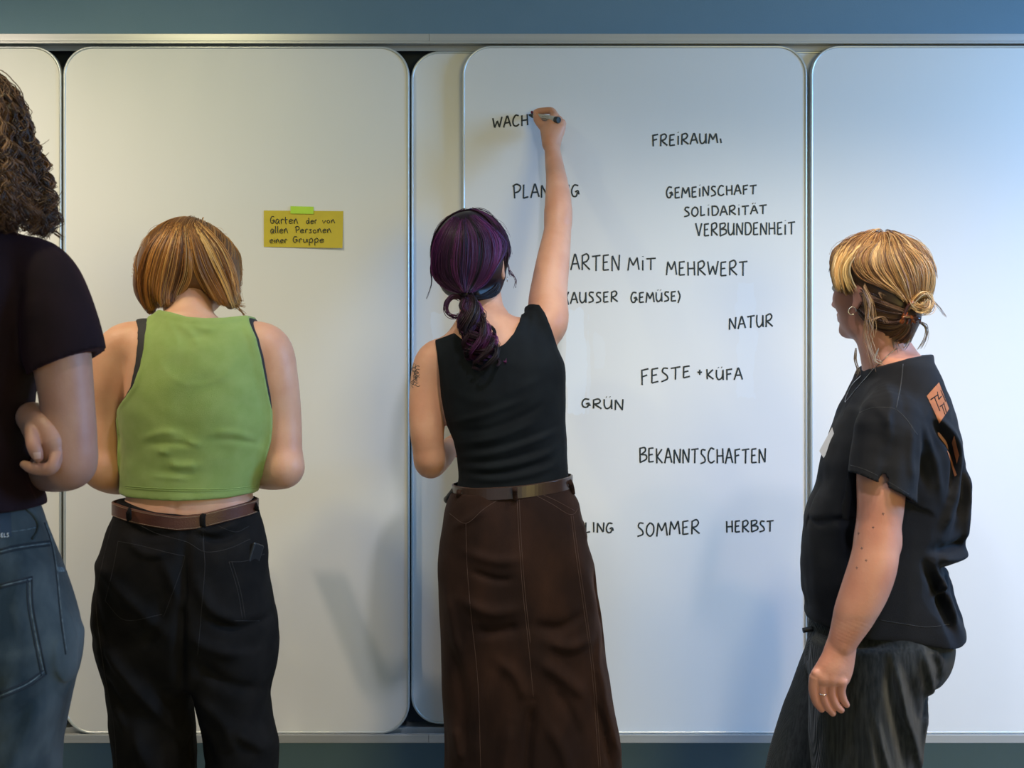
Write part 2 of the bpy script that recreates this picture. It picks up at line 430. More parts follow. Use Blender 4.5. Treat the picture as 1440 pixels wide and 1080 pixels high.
def line_on(name, bv, lines, r, m, parent, off=0.0006, step=4.0, flat=None, sides=5):
    """seams, stitching, straps: thin cords that follow the surface"""
    paths = []
    for ln in lines:
        ln = np.array(ln, float)
        if len(ln) > 2: ln = catmull(ln, 6)
        seg = np.concatenate([[0], np.cumsum(np.linalg.norm(np.diff(ln, axis=0), axis=1))])
        k = max(2, int(seg[-1] / step) + 1); tt = np.linspace(0, seg[-1], k)
        pts = [hit(bv, np.interp(t, seg, ln[:, 0]), np.interp(t, seg, ln[:, 1]), off) for t in tt]
        run = []
        for h_ in pts:
            if h_ is None or (run and np.linalg.norm(h_[0] - run[-1]) > 0.04):
                if len(run) > 1: paths.append(np.array(run))
                run = [] if h_ is None else [h_[0]]
            else: run.append(h_[0])
        if len(run) > 1: paths.append(np.array(run))
    if not paths: print('no path', name); return None
    return tubes(name, paths, [r] * len(paths), m, parent, sides=sides, flat=flat)
def person(label, loc):
    o = bpy.data.objects.new('person', None); o.location = loc; put(o); tag(o, label, 'person'); o.empty_display_size = 0.1
    return o
def adopt(root):
    """children were modelled in world space: move their data into the person's own frame"""
    bpy.context.view_layer.update()
    for ch in root.children:
        ch.matrix_parent_inverse = root.matrix_world.inverted()
def rowp(py, xl, xr, d, b, n=2.2, cy=0.0):
    cx = PX((xl + xr) / 2, d); a = R((xr - xl) / 2, d); tb = b * abs(cx) / (CAM_D - d)
    a = math.sqrt(max(a * a - tb * tb, (a * 0.45) ** 2))
    return (PZ(py, d), cx, -d + cy, a, b, n)
def polyf(pts, swap=False):
    p = np.array(sorted(pts)); 
    return lambda v: np.interp(v, p[:, 0], p[:, 1]).astype(np.float32)
def shoe(name, x, y, ang, m, parent, L=0.26):
    F_ = Field((x - .2, y - .2, -.0), (x + .2, y + .2, .16), 0.006)
    c, s_ = math.cos(ang), math.sin(ang)
    def q(f, z, w=0): return (x + c * f - s_ * w, y + s_ * f + c * w, z)
    F_.tube([q(-.07, .05), q(-.02, .05), q(.08, .042), q(.15, .034)], [.040, .042, .044, .034], .01, 4)
    F_.tube([q(-.06, .07), q(-.05, .13)], [.042, .045], .02)
    F_.cut(lambda X, Y, Z: 0.006 - Z)
    return build(name, F_, m, parent)
class Samp:
    def __init__(s, F_): s.a, s.lo, s.h, s.n = F_.a, F_.lo, F_.h, np.array(F_.a.shape)
    def __call__(s, P_):
        q = (np.asarray(P_) - s.lo) / s.h; q = np.clip(q, 0, s.n - 1.001); i = q.astype(int); f = q - i; r = 0
        for a in (0, 1):
            for b in (0, 1):
                for c in (0, 1):
                    w = (f[..., 0] if a else 1 - f[..., 0]) * (f[..., 1] if b else 1 - f[..., 1]) * (f[..., 2] if c else 1 - f[..., 2])
                    r = r + w * s.a[i[..., 0] + a, i[..., 1] + b, i[..., 2] + c]
        return r
    def drape(s, px, py, off, ymax, it=26):
        """follow the line of sight of a measured hair point down to the hair volume"""
        D = np.stack([(px - 720) / FPX, np.ones_like(px), (540 - py) / FPX], -1); O = np.array([0, -CAM_D, CAM_Z])
        t = np.full(px.shape, s.lo[1] + s.h + CAM_D); tm = ymax + CAM_D
        for _ in range(it):
            t = np.minimum(t + 0.8 * np.maximum(s(O + D * t[..., None]) - off, -.02), tm)
        return O + D * t[..., None]
    def snap(s, P_, off, it=4):
        P_ = np.array(P_, float); e = s.h
        for _ in range(it):
            g = np.stack([s(P_ + np.eye(3)[i] * e) - s(P_ - np.eye(3)[i] * e) for i in range(3)], -1)
            g /= np.linalg.norm(g, axis=-1)[..., None] + 1e-9
            P_ = P_ - g * (s(P_) - off)[..., None]
        return P_
def guide_hair(rg, guides, N, n, d, sm, ymax, off=(.001, .008), ncl=50, wild=1.2, clump=.55, wave=0.8, tipw=1.0, straight=False):
    """guides: neighbouring pixel polylines with equal point counts; strands run between them, lifted onto the hair volume"""
    G = np.array([catmull(np.array(g, float), 6) for g in guides]); m = G.shape[1]
    c_u = rg.uniform(0, len(G) - 1, ncl); cl = rg.randint(0, ncl, N)
    u0 = np.clip(c_u[cl] + rg.normal(0, .16, N), 0, len(G) - 1.0001); i = u0.astype(int); f = (u0 - i)[:, None, None]
    Q = G[i] * (1 - f) + G[i + 1] * f
    tt = np.linspace(0, 1, m); te = np.linspace(0, 1, n)
    s0 = rg.uniform(0, .30, N); e0 = rg.uniform(.80, 1.0, N)
    ts = s0[:, None] + (e0 - s0)[:, None] * te[None]
    X = np.stack([np.interp(ts[k], tt, Q[k, :, 0]) for k in range(N)]); Y = np.stack([np.interp(ts[k], tt, Q[k, :, 1]) for k in range(N)])
    phc = rg.uniform(0, 6.28, ncl)[cl]
    X = X + wave * np.sin(ts * 9 + phc[:, None]) * ts + rg.normal(0, wild, (N, 1)) * (0.35 + ts * tipw) ; Y = Y + rg.normal(0, wild * .6, (N, 1))
    C = np.stack([X, Y], -1)
    for c in range(ncl):
        k = np.where(cl == c)[0]
        if len(k) > 2:
            mu = C[k].mean(0); w = (clump * te ** .7)[None, :, None]; C[k] = C[k] * (1 - w) + mu[None] * w
    lift = rg.uniform(off[0], off[1], ncl)[cl][:, None] + rg.uniform(-.0008, .0012, (N, 1)) + (rg.rand(N, 1) < .05) * rg.uniform(0, .010, (N, 1))
    Pt = sm.drape(C[..., 0], C[..., 1], lift * np.sin(np.clip(te * 1.3 + .25, 0, 1.57))[None], ymax)
    return Pt, cl
def shell_hair(rg, T, A, sm, N, n, th, ph, tlen, off=(.001, .004), c=(-.01, 0, .03), r=.10):
    """strands fanning from the crown down over the parts the guides do not reach"""
    az = rg.uniform(ph[0], ph[1], N); t1 = rg.uniform(*tlen, N); out = np.zeros((N, n, 3))
    c0 = T(*c)
    for i, t in enumerate(np.linspace(0, 1, n)):
        a = th + (t1 - th) * t
        out[:, i] = c0 + r * (-A[0] * (np.sin(a) * np.cos(az))[:, None] + A[1] * (np.sin(a) * np.sin(az))[:, None] + A[2] * np.cos(a)[:, None])
    lf = rg.uniform(off[0], off[1], (N, 1)) * np.ones((1, n)) + (rg.rand(N, 1) < .12) * rg.uniform(0, .009, (N, 1)) * np.sin(np.linspace(0, 5, n) + rg.uniform(0, 6, (N, 1)))
    return sm.snap(out, lf)
def wisps(rg, paths, N, jit, d, n=14):
    """a few loose hairs: (pixel polyline, depth) each repeated with jitter"""
    out = []
    for ln, dep in paths:
        q = catmull(np.array([P(x, y, dep) for x, y in ln]), 6); k = np.linspace(0, len(q) - 1, n)
        q = np.stack([np.interp(k, range(len(q)), q[:, i]) for i in range(3)], -1)
        for _ in range(N):
            w = rg.normal(0, jit, 3); out.append(q + w * np.linspace(.2, 1, n)[:, None] + .0012 * np.sin(np.linspace(0, 6, n) + rg.uniform(0, 6))[:, None])
    return np.array(out)
# ------------------------------------------------------------------ room
def st(o): o['kind'] = 'structure'; return o
st(box('floor', -4.1, 3.5, -5.6, 0.2, -0.1, 0, M['floor']))
st(box('ceiling', -4.1, 3.5, -5.6, 0.2, 3.0, 3.1, M['ceiling']))
st(box('wall_back', -4.1, 3.5, 0.075, 0.2, 0, 3.0, M['wall']))
st(box('wall_left', -4.1, -4.0, -5.6, 0.075, 0, 3.0, M['sidewall']))
wr = bpy.data.objects.new('wall_right', None); put(wr); wr.location = (3.35, -1.2, 0); st(wr)
wx0, wx1, wy0, wy1, wz0, wz1 = 3.3, 3.4, -1.85, -0.55, 1.2, 2.8
for i, b in enumerate(((wx0, wx1, -5.6, wy0, 0, 3.0), (wx0, wx1, wy1, 0.075, 0, 3.0), (wx0, wx1, wy0, wy1, 0, wz0), (wx0, wx1, wy0, wy1, wz1, 3.0))):
    o = box('wall_section', *b, M['sidewall'], wr)
win = bpy.data.objects.new('window_1', None); put(win); win.location = (3.35, -1.2, 1.2); st(win)
for b in ((3.32, 3.38, wy0, wy0 + .05, wz0, wz1), (3.32, 3.38, wy1 - .05, wy1, wz0, wz1), (3.32, 3.38, wy0, wy1, wz0, wz0 + .05), (3.32, 3.38, wy0, wy1, wz1 - .05, wz1)):
    box('window_frame', *b, M['alu'], win, bevel=.003)
box('baseboard_back', -4.0, 3.3, 0.062, 0.075, 0, 0.09, M['recess'])['kind'] = 'structure'
for o in (wr, win): adopt(o)

# whiteboard enamel: glossy, faint wiped-off marks and fingerprints in the gloss
def enamel():
    m = mat('whiteboard_enamel', (0.76, 0.775, 0.775), 0.4, spec=0.35)
    nt = m.node_tree; b = nt.nodes['Principled BSDF']; L = nt.links.new
    tc = nt.nodes.new('ShaderNodeTexCoord'); mp = nt.nodes.new('ShaderNodeMapping'); mp.inputs['Scale'].default_value = (5, 1, 0.9)
    n = nt.nodes.new('ShaderNodeTexNoise'); n.inputs['Scale'].default_value = 2.5; n.inputs['Detail'].default_value = 5
    L(tc.outputs['Object'], mp.inputs[0]); L(mp.outputs[0], n.inputs['Vector'])
    r = nt.nodes.new('ShaderNodeMapRange'); r.inputs[1].default_value = 0.3; r.inputs[2].default_value = 0.75; r.inputs[3].default_value = 0.42; r.inputs[4].default_value = 0.6
    L(n.outputs[0], r.inputs[0]); L(r.outputs[0], b.inputs['Roughness'])
    mx = nt.nodes.new('ShaderNodeMix'); mx.data_type = 'RGBA'; mx.inputs[6].default_value = (0.77, 0.785, 0.785, 1); mx.inputs[7].default_value = (0.755, 0.77, 0.772, 1)
    L(n.outputs[0], mx.inputs[0]); L(mx.outputs[2], b.inputs['Base Color'])
    # ragged patches of old adhesive film; the blue they reflect is painted as colour
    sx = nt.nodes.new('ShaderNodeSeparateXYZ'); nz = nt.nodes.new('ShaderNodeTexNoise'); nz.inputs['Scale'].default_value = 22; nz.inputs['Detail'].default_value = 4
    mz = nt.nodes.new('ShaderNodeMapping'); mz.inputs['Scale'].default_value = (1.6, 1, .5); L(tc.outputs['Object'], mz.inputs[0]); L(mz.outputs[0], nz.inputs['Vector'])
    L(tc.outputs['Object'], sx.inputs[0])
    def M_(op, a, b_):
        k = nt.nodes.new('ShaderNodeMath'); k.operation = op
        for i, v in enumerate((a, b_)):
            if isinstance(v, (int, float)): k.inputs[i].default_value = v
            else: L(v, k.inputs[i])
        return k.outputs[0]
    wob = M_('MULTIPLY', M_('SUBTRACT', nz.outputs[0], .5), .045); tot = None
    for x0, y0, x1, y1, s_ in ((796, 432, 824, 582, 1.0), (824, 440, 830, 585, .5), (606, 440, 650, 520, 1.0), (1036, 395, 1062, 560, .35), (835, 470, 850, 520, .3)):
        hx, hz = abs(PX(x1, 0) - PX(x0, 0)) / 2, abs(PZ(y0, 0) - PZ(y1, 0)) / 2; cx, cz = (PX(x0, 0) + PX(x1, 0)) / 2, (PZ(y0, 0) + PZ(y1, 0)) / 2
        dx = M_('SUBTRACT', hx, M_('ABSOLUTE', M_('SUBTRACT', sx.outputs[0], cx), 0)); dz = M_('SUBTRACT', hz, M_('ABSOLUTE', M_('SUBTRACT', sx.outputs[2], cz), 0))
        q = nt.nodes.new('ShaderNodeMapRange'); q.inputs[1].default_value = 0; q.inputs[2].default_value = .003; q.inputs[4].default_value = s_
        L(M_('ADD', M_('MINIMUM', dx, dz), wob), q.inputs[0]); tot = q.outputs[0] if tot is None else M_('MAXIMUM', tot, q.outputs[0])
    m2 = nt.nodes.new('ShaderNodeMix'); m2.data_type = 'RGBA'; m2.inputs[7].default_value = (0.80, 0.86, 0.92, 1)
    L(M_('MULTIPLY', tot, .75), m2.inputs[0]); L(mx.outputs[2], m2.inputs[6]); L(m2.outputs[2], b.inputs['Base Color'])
    return m
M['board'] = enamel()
M['board_back'] = mat('board_edge_backing', (0.45, 0.46, 0.46), 0.5)
def rrect(x0, x1, z0, z1, r, n=12):
    out = []
    for cx, cz, a0 in ((x1 - r, z1 - r, 0), (x0 + r, z1 - r, 90), (x0 + r, z0 + r, 180), (x1 - r, z0 + r, 270)):
        for i in range(n + 1):
            a = math.radians(a0 + 90 * i / n); out.append((cx + r * math.cos(a), cz + r * math.sin(a)))
    return out
def panel(px0, px1, py0, py1, yf, label, group, th=0.018):
    d = -yf
    x0, x1, z0, z1 = PX(px0, 0), PX(px1, 0), PZ(py1, 0), PZ(py0, 0)
    root = bpy.data.objects.new('whiteboard_panel', None); root.location = ((x0 + x1) / 2, yf, z0); put(root)
    tag(root, label, 'whiteboard', group)
    e = 0.0075
    a = rrect(x0 + e, x1 - e, z0 + e, z1 - e, 0.082 - e); n = len(a)
    V = [(x, yf, z) for x, z in a] + [(x, yf + th, z) for x, z in a]
    F = [list(range(n - 1, -1, -1))[::-1], list(range(n, 2 * n))[::-1]] + [(i, i + n, (i + 1) % n + n, (i + 1) % n) for i in range(n)]
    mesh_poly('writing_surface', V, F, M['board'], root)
    # aluminium edge profile: a rounded strip all the way round
    prof = ((0.0, 0.0), (0.0012, -0.0022), (0.0045, -0.0030), (0.0068, -0.0018), (0.0075, 0.001), (0.0075, th), (0.0, th))
    V, F = [], []
    for o_, yy in prof:
        for x, z in rrect(x0 + e - o_, x1 - e + o_, z0 + e - o_, z1 - e + o_, 0.082 - e + o_): V.append((x, yf + yy, z))
    m_ = len(prof)
    for j in range(m_):
        for i in range(n):
            jn, i2 = (j + 1) % m_, (i + 1) % n
            F.append((j * n + i, j * n + i2, jn * n + i2, jn * n + i))
    mesh_poly('edge_profile', V, F, M['alu_edge'], root, smooth=True)
    return root
GP = 'sliding whiteboard panels'
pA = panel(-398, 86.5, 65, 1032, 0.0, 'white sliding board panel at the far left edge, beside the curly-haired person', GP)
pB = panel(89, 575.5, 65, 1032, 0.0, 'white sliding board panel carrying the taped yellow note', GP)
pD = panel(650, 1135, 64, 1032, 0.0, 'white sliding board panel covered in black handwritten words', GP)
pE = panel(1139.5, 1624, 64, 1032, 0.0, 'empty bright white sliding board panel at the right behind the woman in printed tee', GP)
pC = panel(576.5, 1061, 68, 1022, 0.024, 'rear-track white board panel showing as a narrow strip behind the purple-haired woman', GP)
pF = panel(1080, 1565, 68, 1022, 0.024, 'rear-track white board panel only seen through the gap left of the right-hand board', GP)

def rail(name, label, boxes, joints, m):
    root = bpy.data.objects.new(name, None); put(root); root.location = (0, 0.02, boxes[0][2]); tag(root, label, name.split('_')[-1])
    edges = [-1.9] + joints + [1.9]
    for y0, y1, z0, z1, nm, mm in boxes:
        if nm == 'profile':
            for a, b in zip(edges[:-1], edges[1:]): box(nm, a + .0003, b - .0003, y0, y1, z0, z1, mm, root, bevel=.0012)
        else: box(nm, -1.9, 1.9, y0, y1, z0, z1, mm, root, bevel=.0008)
    adopt(root); return root
zt = PZ(50, 0)
rail('board_rail', 'long aluminium rail across the top of the sliding boards',
     [(-0.016, 0.074, PZ(60.5, 0), zt, 'profile', M['alu']),
      (-0.016, -0.012, PZ(63.5, 0), PZ(60.5, 0), 'lip', M['alu']),
      (0.0195, 0.0225, PZ(68.5, 0), PZ(60.5, 0), 'inner_track', M['alu'])], [PX(604, 0)], M['alu'])
rail('marker_tray', 'long aluminium tray across the bottom of the sliding boards',
     [(-0.030, -0.024, PZ(1045, 0.03), PZ(1033.5, 0.03), 'profile', M['alu']),
      (-0.024, 0.074, PZ(1041, 0), PZ(1037, 0), 'tray_floor', M['alu']),
      (0.004, 0.010, PZ(1037, 0), PZ(1032.5, 0), 'inner_track', M['alu']),
      (0.020, 0.074, PZ(1037, 0), PZ(1026.5, 0), 'track_step', M['alu'])], [PX(604, 0)], M['alu'])
bk = box('trim_1', -1.9, 1.9, 0.070, 0.074, PZ(1033, 0), PZ(58, 0), M['recess']); st(bk)
# ------------------------------------------------------------------ handwriting
# strokes in a unit box, y down; c = smoothed
U = {
 'A': ['l 0,1 .45,0 .55,0 1,.95', 'l .1,.62 .85,.58'], 'B': ['l .1,.02 .14,1', 'c .05,.06 .75,0 .8,.25 .2,.47', 'c .2,.47 .9,.5 .95,.78 .1,1'],
 'C': ['c .9,.1 .45,.02 .1,.4 .15,.85 .55,1 .95,.85'], 'D': ['l .12,.05 .15,.98', 'c .05,.05 .7,.08 .98,.5 .7,.92 .12,.98'],
 'E': ['l .15,.05 .12,.97', 'l .12,.07 .9,.02', 'l .14,.5 .75,.45', 'l .12,.97 .92,.93'], 'F': ['l .15,.05 .18,1', 'l .1,.1 .95,.02', 'l .15,.5 .8,.42'],
 'G': ['c .85,.08 .35,.05 .05,.5 .2,.92 .6,.95 .78,.62', 'c .48,.6 .8,.5 .95,.8 '], 'H': ['l .1,.05 .12,1', 'l .85,0 .9,.97', 'l .02,.52 .98,.48'],
 'I': ['l .5,0 .5,.97'], 'i': ['l .5,.2 .5,1', 'l .48,-.12 .54,-.08'], 'K': ['l .12,0 .15,1', 'l .85,.05 .18,.55 .92,.97'],
 'L': ['l .15,0 .12,.98 .9,.88'], 'M': ['l .02,1 .15,.05 .48,.62 .82,.03 .98,.97'], 'N': ['l .08,1 .1,.08', 'l .1,.06 .85,.95 .93,0'],
 'O': ['c .5,.03 .12,.3 .1,.75 .5,.98 .88,.7 .85,.25 .5,.03'], 'P': ['l .15,.05 .25,1', 'c 0,.15 .5,0 .95,.18 .75,.5 .18,.62'],
 'R': ['l .12,.1 .1,1', 'c .05,.12 .6,-.02 .85,.2 .6,.45 .15,.52', 'l .15,.52 .98,.97'],
 'S': ['c .92,.08 .35,.05 .2,.3 .75,.58 .8,.85 .05,.98'], 'T': ['l .5,.08 .48,1', 'l 0,.1 1,.03'],
 'U': ['c .08,0 .08,.65 .35,.97 .8,.7 .88,.02 .9,.98'], 'V': ['l .02,0 .5,1 .92,.02'], 'W': ['l .02,.05 .2,.95 .5,.35 .72,.95 .98,.02'],
 '+': ['l .5,.2 .5,.8', 'l .1,.5 .9,.5'], '(': ['c .9,-.05 .3,.4 .8,1.1'], ')': ['c .1,-.1 .8,.45 .1,1.12'], ',': ['l .3,.55 .6,1'], '.': ['l .4,.9 .55,1'],
 'Ü': ['c .08,.05 .08,.65 .35,.97 .8,.7 .88,.07 .9,.98', 'l .28,-.18 .34,-.14', 'l .68,-.18 .74,-.15'],
 'Ä': ['l 0,1 .45,.1 .55,.1 1,.95', 'l .1,.62 .85,.58', 'l .3,-.18 .36,-.14', 'l .62,-.18 .68,-.15'],
 'a': ['c .85,.5 .4,.38 .1,.75 .35,1 .8,.6', 'c .85,.5 .75,.85 1,1'], 'r': ['l .2,.45 .25,1', 'c .2,.7 .5,.4 .9,.45'], 't': ['c .3,.05 .35,.8 .6,1', 'l 0,.45 .9,.4'],
 'e': ['c .1,.72 .9,.6 .6,.4 .15,.6 .3,.98 .95,.85'], 'n': ['l .1,.45 .15,1', 'c .15,.75 .5,.35 .7,.6 .95,1'], 'd': ['c .7,.5 .2,.5 .1,.85 .4,1 .75,.6', 'l .7,0 .85,1'],
 'v': ['l .05,.45 .4,1 .9,.45'], 'o': ['c .5,.45 .1,.65 .35,1 .85,.8 .5,.45'], 'l': ['c .4,0 .3,.6 .6,1'], 's': ['c .9,.45 .3,.5 .6,.72 .7,.95 .1,1'],
 'ı': ['l .5,.5 .5,1', 'l .48,.22 .54,.26'], 'u': ['c .1,.45 .2,1 .7,.9 .85,.45 .95,1'], 'p': ['l .2,.45 .2,1.5', 'c .15,.6 .6,.3 .9,.6 .7,.95 .2,.9'],
 'g': ['c .5,.45 .5,1 .5,1'],
}
WID = {'I': .35, 'i': .35, 'ı': .4, 'l': .4, '(': .4, ')': .4, ',': .4, '.': .3, 'M': 1.25, 'W': 1.3, 'L': .75, 'E': .82, 'F': .85, 'S': .8, 'r': .8, 't': .8, 's': .8}
def write(text, x0, x1, t0, b0, t1, b1, seed=0, gap=.22, jit=.04):
    """pixel box of a word on the board -> list of 2D polylines in pixels"""
    rg = random.Random(seed + len(text) * 7)
    ws = [WID.get(c, 1.0) if c != ' ' else .6 for c in text]; tot = sum(ws) + gap * (len(text) - 1); sc = (x1 - x0) / tot
    x = x0; out = []
    for c, w in zip(text, ws):
        if c != ' ':
            jy = rg.uniform(-jit, jit)
            for s_ in U[c]:
                kind, pts = s_[0], [tuple(float(v) for v in p.split(',')) for p in s_[2:].split()]
                q = catmull(np.array(pts), 5) if kind == 'c' and len(pts) > 2 else np.array(pts)
                o = []
                for u, v in q:
                    px = x + u * w * sc; f = (px - x0) / (x1 - x0)
                    o.append((px + rg.uniform(-.15, .15), (t0 + (t1 - t0) * f) + (v + jy) * ((b0 - t0) + ((b1 - t1) - (b0 - t0)) * f)))
                out.append(o)
        x += (w + gap) * sc
    return out
def ink(polys, y, r, m, parent, name='handwriting', label=None):
    paths = []
    for i, p in enumerate(polys):
        p = np.array(p); L = np.concatenate([[0], np.cumsum(np.linalg.norm(np.diff(p, axis=0), axis=1))]); tt = np.linspace(0, L[-1], max(3, int(L[-1] / .9)))
        p = np.stack([np.interp(tt, L, p[:, 0]), np.interp(tt, L, p[:, 1])], 1); paths.append(np.array([(PX(a, -y), y - .0004, PZ(b, -y)) for a, b in p]))
    o = tubes(name, paths, [r] * len(paths), m, parent, sides=6, flat=0.25)
    if label: o['label'] = label
    return o
words = [
 ('WACH', 693, 743, 166, 181, 160, 176), ('PLANUNG', 721, 815, 259, 279, 260, 277),
 ('FREiRAUM,', 917, 1016, 189, 206, 187, 201), ('GEMEiNSCHAFT', 937, 1064, 263, 279, 260, 273),
 ('SOLiDARiTÄT', 962, 1078, 291, 305, 288, 301), ('VERBUNDENHEiT', 978, 1118, 314, 332, 312, 330),
 ('GARTEN', 788, 872, 358, 380, 358, 381), ('MiT', 883, 922, 362, 381, 363, 380), ('MEHRWERT', 937, 1051, 367, 387, 367, 388),
 ('(AUSSER', 796, 869, 411, 427, 410, 425), ('GEMÜSE)', 887, 957, 411, 426, 410, 424), ('NATUR', 1025, 1087, 446, 463, 442, 460),
 ('FESTE', 901, 971, 519, 542, 514, 530), ('+', 980, 988, 517, 529, 517, 529), ('KÜFA', 993, 1044, 519, 533, 518, 535),
 ('GRÜN', 818, 877, 561, 573, 561, 577), ('BEKANNTSCHAFTEN', 899, 1077, 630, 651, 631, 652),
 ('FRÜHLING', 772, 863, 734, 750, 735, 749), ('SOMMER', 896, 984, 735, 755, 731, 751), ('HERBST', 1021, 1088, 732, 749, 732, 748)]
for i, (t, x0, x1, t0, b0, t1, b1) in enumerate(words):
    ink(write(t, x0, x1, t0, b0, t1, b1, i), 0.0, 0.0025, M['ink'], pD)
adopt(pD)
for p in (pA, pB, pC, pE, pF): adopt(p)
# taped note
M['note'] = mat('yellow_note_paper', (0.62, 0.50, 0.045), 0.8, (0.58, 0.47, 0.045), 30)
M['tape'] = mat('lime_tape', (0.42, 0.70, 0.035), 0.45, (0.46, 0.74, 0.05), 25)
note = bpy.data.objects.new('paper_note', None); note.location = P(427, 349, 0.002); put(note)
tag(note, 'yellow paper note with three handwritten lines taped to the board', 'note')
c = [P(371, 296, .0015), P(482.7, 296.8, .0015), P(481.8, 349, .0045), P(371, 347, .0015)]
V = []
for j in range(7):
    for i in range(13):
        u, v = i / 12, j / 6
        p = sum(np.array(q) * w_ for q, w_ in zip(c, ((1 - u) * (1 - v), u * (1 - v), u * v, (1 - u) * v)))
        p[1] -= 0.0022 * v * v * (u ** 2); V.append(p)
V2 = [p + np.array((0, .0004, 0)) for p in V]
F = [(j * 13 + i, (j + 1) * 13 + i, (j + 1) * 13 + i + 1, j * 13 + i + 1) for j in range(6) for i in range(12)]
F2 = [tuple(k + len(V) for k in reversed(f)) for f in F]
sheet = mesh_poly('sheet', V + V2, F + F2, M['note'], note, smooth=True)
nl = []
for t, x0, x1, t0, b0 in (('Garten', 380, 419, 304, 314.5), ('der', 430.5, 446, 306, 314.5), ('von', 453, 471, 306, 314),
                          ('allen', 380, 405, 318, 328), ('Personen', 415, 466, 318.5, 327.5), ('eıner', 379, 404, 333, 341.5), ('Gruppe', 412, 456, 332.5, 341)):
    nl += write(t, x0, x1, t0, b0, t0, b0, 3, gap=.12)
paths = [np.array([(PX(a, .003), -.0022 - .005 * max(0, (b - 297) / 52) ** 2 * ((a - 371) / 111) ** 2 - .0028 * (b - 296) / 52, PZ(b, .003)) for a, b in p]) for p in nl]
tubes('handwriting', paths, [.0011] * len(paths), M['ink'], note, sides=5, flat=0.3)
adopt(note)
tp = [P(408.5, 290, .002), P(441, 290.7, .002), P(441, 301, .0035), P(408.5, 300.3, .0035)]
V = [np.array(p) for p in tp] + [np.array(p) - np.array((0, .0004, 0)) for p in tp]
V = np.array(V); tape = mesh_poly('tape_strip', V, [(0, 1, 2, 3), (7, 6, 5, 4), (0, 4, 5, 1), (1, 5, 6, 2), (2, 6, 7, 3), (3, 7, 4, 0)], M['tape'])
tag(tape, 'short lime green tape strip holding the top of the yellow note', 'tape')
# crease
# ------------------------------------------------------------------ cloth, skin, hair materials
M['skin_a'] = mat('skin_fair_freckled', (0.74, 0.42, 0.28), 0.5, (0.66, 0.34, 0.22), 14, bump=0.12, bscale=260, sss=0.12)
M['skin_b'] = mat('skin_warm', (0.68, 0.36, 0.235), 0.5, (0.60, 0.29, 0.18), 14, bump=0.12, bscale=260, sss=0.12)
M['skin_c'] = mat('skin_light', (0.64, 0.305, 0.205), 0.5, (0.56, 0.24, 0.16), 12, bump=0.15, bscale=220, sss=0.12)
M['skin_d'] = mat('skin_rosy', (0.50, 0.28, 0.215), 0.5, (0.43, 0.22, 0.17), 14, bump=0.12, bscale=260, sss=0.12)
M['eye'] = mat('eye_white', (0.7, 0.68, 0.66), 0.15); M['iris'] = mat('iris_grey', (0.06, 0.09, 0.1), 0.2)
M['green'] = mat('sage_green_cotton', (0.265, 0.380, 0.105), 0.85, (0.295, 0.41, 0.125), 40, bump=0.35, bscale=900, sheen=0.15)
M['black_strap'] = mat('black_jersey', (0.02, 0.02, 0.024), 0.7, bump=0.2, bscale=700)
M['black_trouser'] = mat('black_cotton_twill', (0.0065, 0.0062, 0.0066), 0.85, (0.012, 0.011, 0.011), 18, bump=0.4, bscale=800, spec=0.14)
M['black_seam'] = mat('black_stitching', (0.020, 0.018, 0.019), 0.8)
M['belt_a'] = mat('brown_leather_belt', (0.115, 0.042, 0.024), 0.42, (0.075, 0.026, 0.016), 12, stretch=(1, 1, 3), bump=0.3, bscale=300)
M['thread'] = mat('cream_thread', (0.55, 0.40, 0.26), 0.7)
M['hair'] = mat('hair', (0.3, 0.2, 0.1), 0.42, tint=True, spec=0.55, bump=0.0)
M['shoe_black'] = mat('black_shoe_leather', (0.02, 0.02, 0.022), 0.5)
M['shoe_white'] = mat('white_sneaker', (0.6, 0.6, 0.58), 0.6)
def pick(rg, cols, wts, n):
    c = np.array(cols)[rg.choice(len(cols), n, p=np.array(wts) / sum(wts))]
    return np.clip(c * rg.uniform(0.75, 1.25, (n, 1)), 0, 1)
def shell_points(c, A, r, th, ph):
    """points on a head ellipsoid: th from crown, ph around (0 = back, grows to the right)"""
    d = -A[0] * (np.sin(th) * np.cos(ph))[..., None] * r[0] + A[1] * (np.sin(th) * np.sin(ph))[..., None] * r[1] + A[2] * np.cos(th)[..., None] * r[2]
    return np.asarray(c) + d

# ------------------------------------------------------------------ person with the bob and green top
d2 = 0.65
g2 = person('person with a strawberry blond bob in a cropped sage green tank top, seen from behind', (PX(270, d2), -d2, 0))
body = Field((PX(95, .55), -0.87, PZ(960, d2)), (PX(455, .55), -0.20, PZ(300, .5)), 0.005)
tors = [rowp(448, 232, 308, d2 - .02, .055), rowp(462, 205, 345, d2, .065), rowp(485, 182, 376, d2, .09), rowp(520, 180, 380, d2, .108), rowp(570, 178, 382, d2, .112),
        rowp(620, 180, 377, d2, .105), rowp(660, 181, 366, d2, .098), rowp(690, 180, 356, d2, .098), rowp(715, 174, 358, d2, .105), rowp(735, 176, 352, d2, .100), rowp(780, 170, 352, d2, .105),
        rowp(850, 165, 355, d2, .110), rowp(900, 170, 350, d2, .10)]
body.loft(tors)
body.tube([P(262, 470, d2), P(266, 440, .62), P(266, 410, .58)], [.058, .050, .046], .03)
arms2 = [([P(205, 482, d2), P(172, 492, d2), P(156, 535, d2), P(149, 590, d2 - .01), P(143, 655, d2)], [.050, .052, .048, .042, .038]),
         ([P(345, 482, d2), P(376, 492, d2), P(388, 535, d2), P(396, 590, d2 - .01), P(399, 655, d2)], [.050, .052, .048, .043, .040])]
for p, r in arms2: body.tube(p, r, .022, 6)
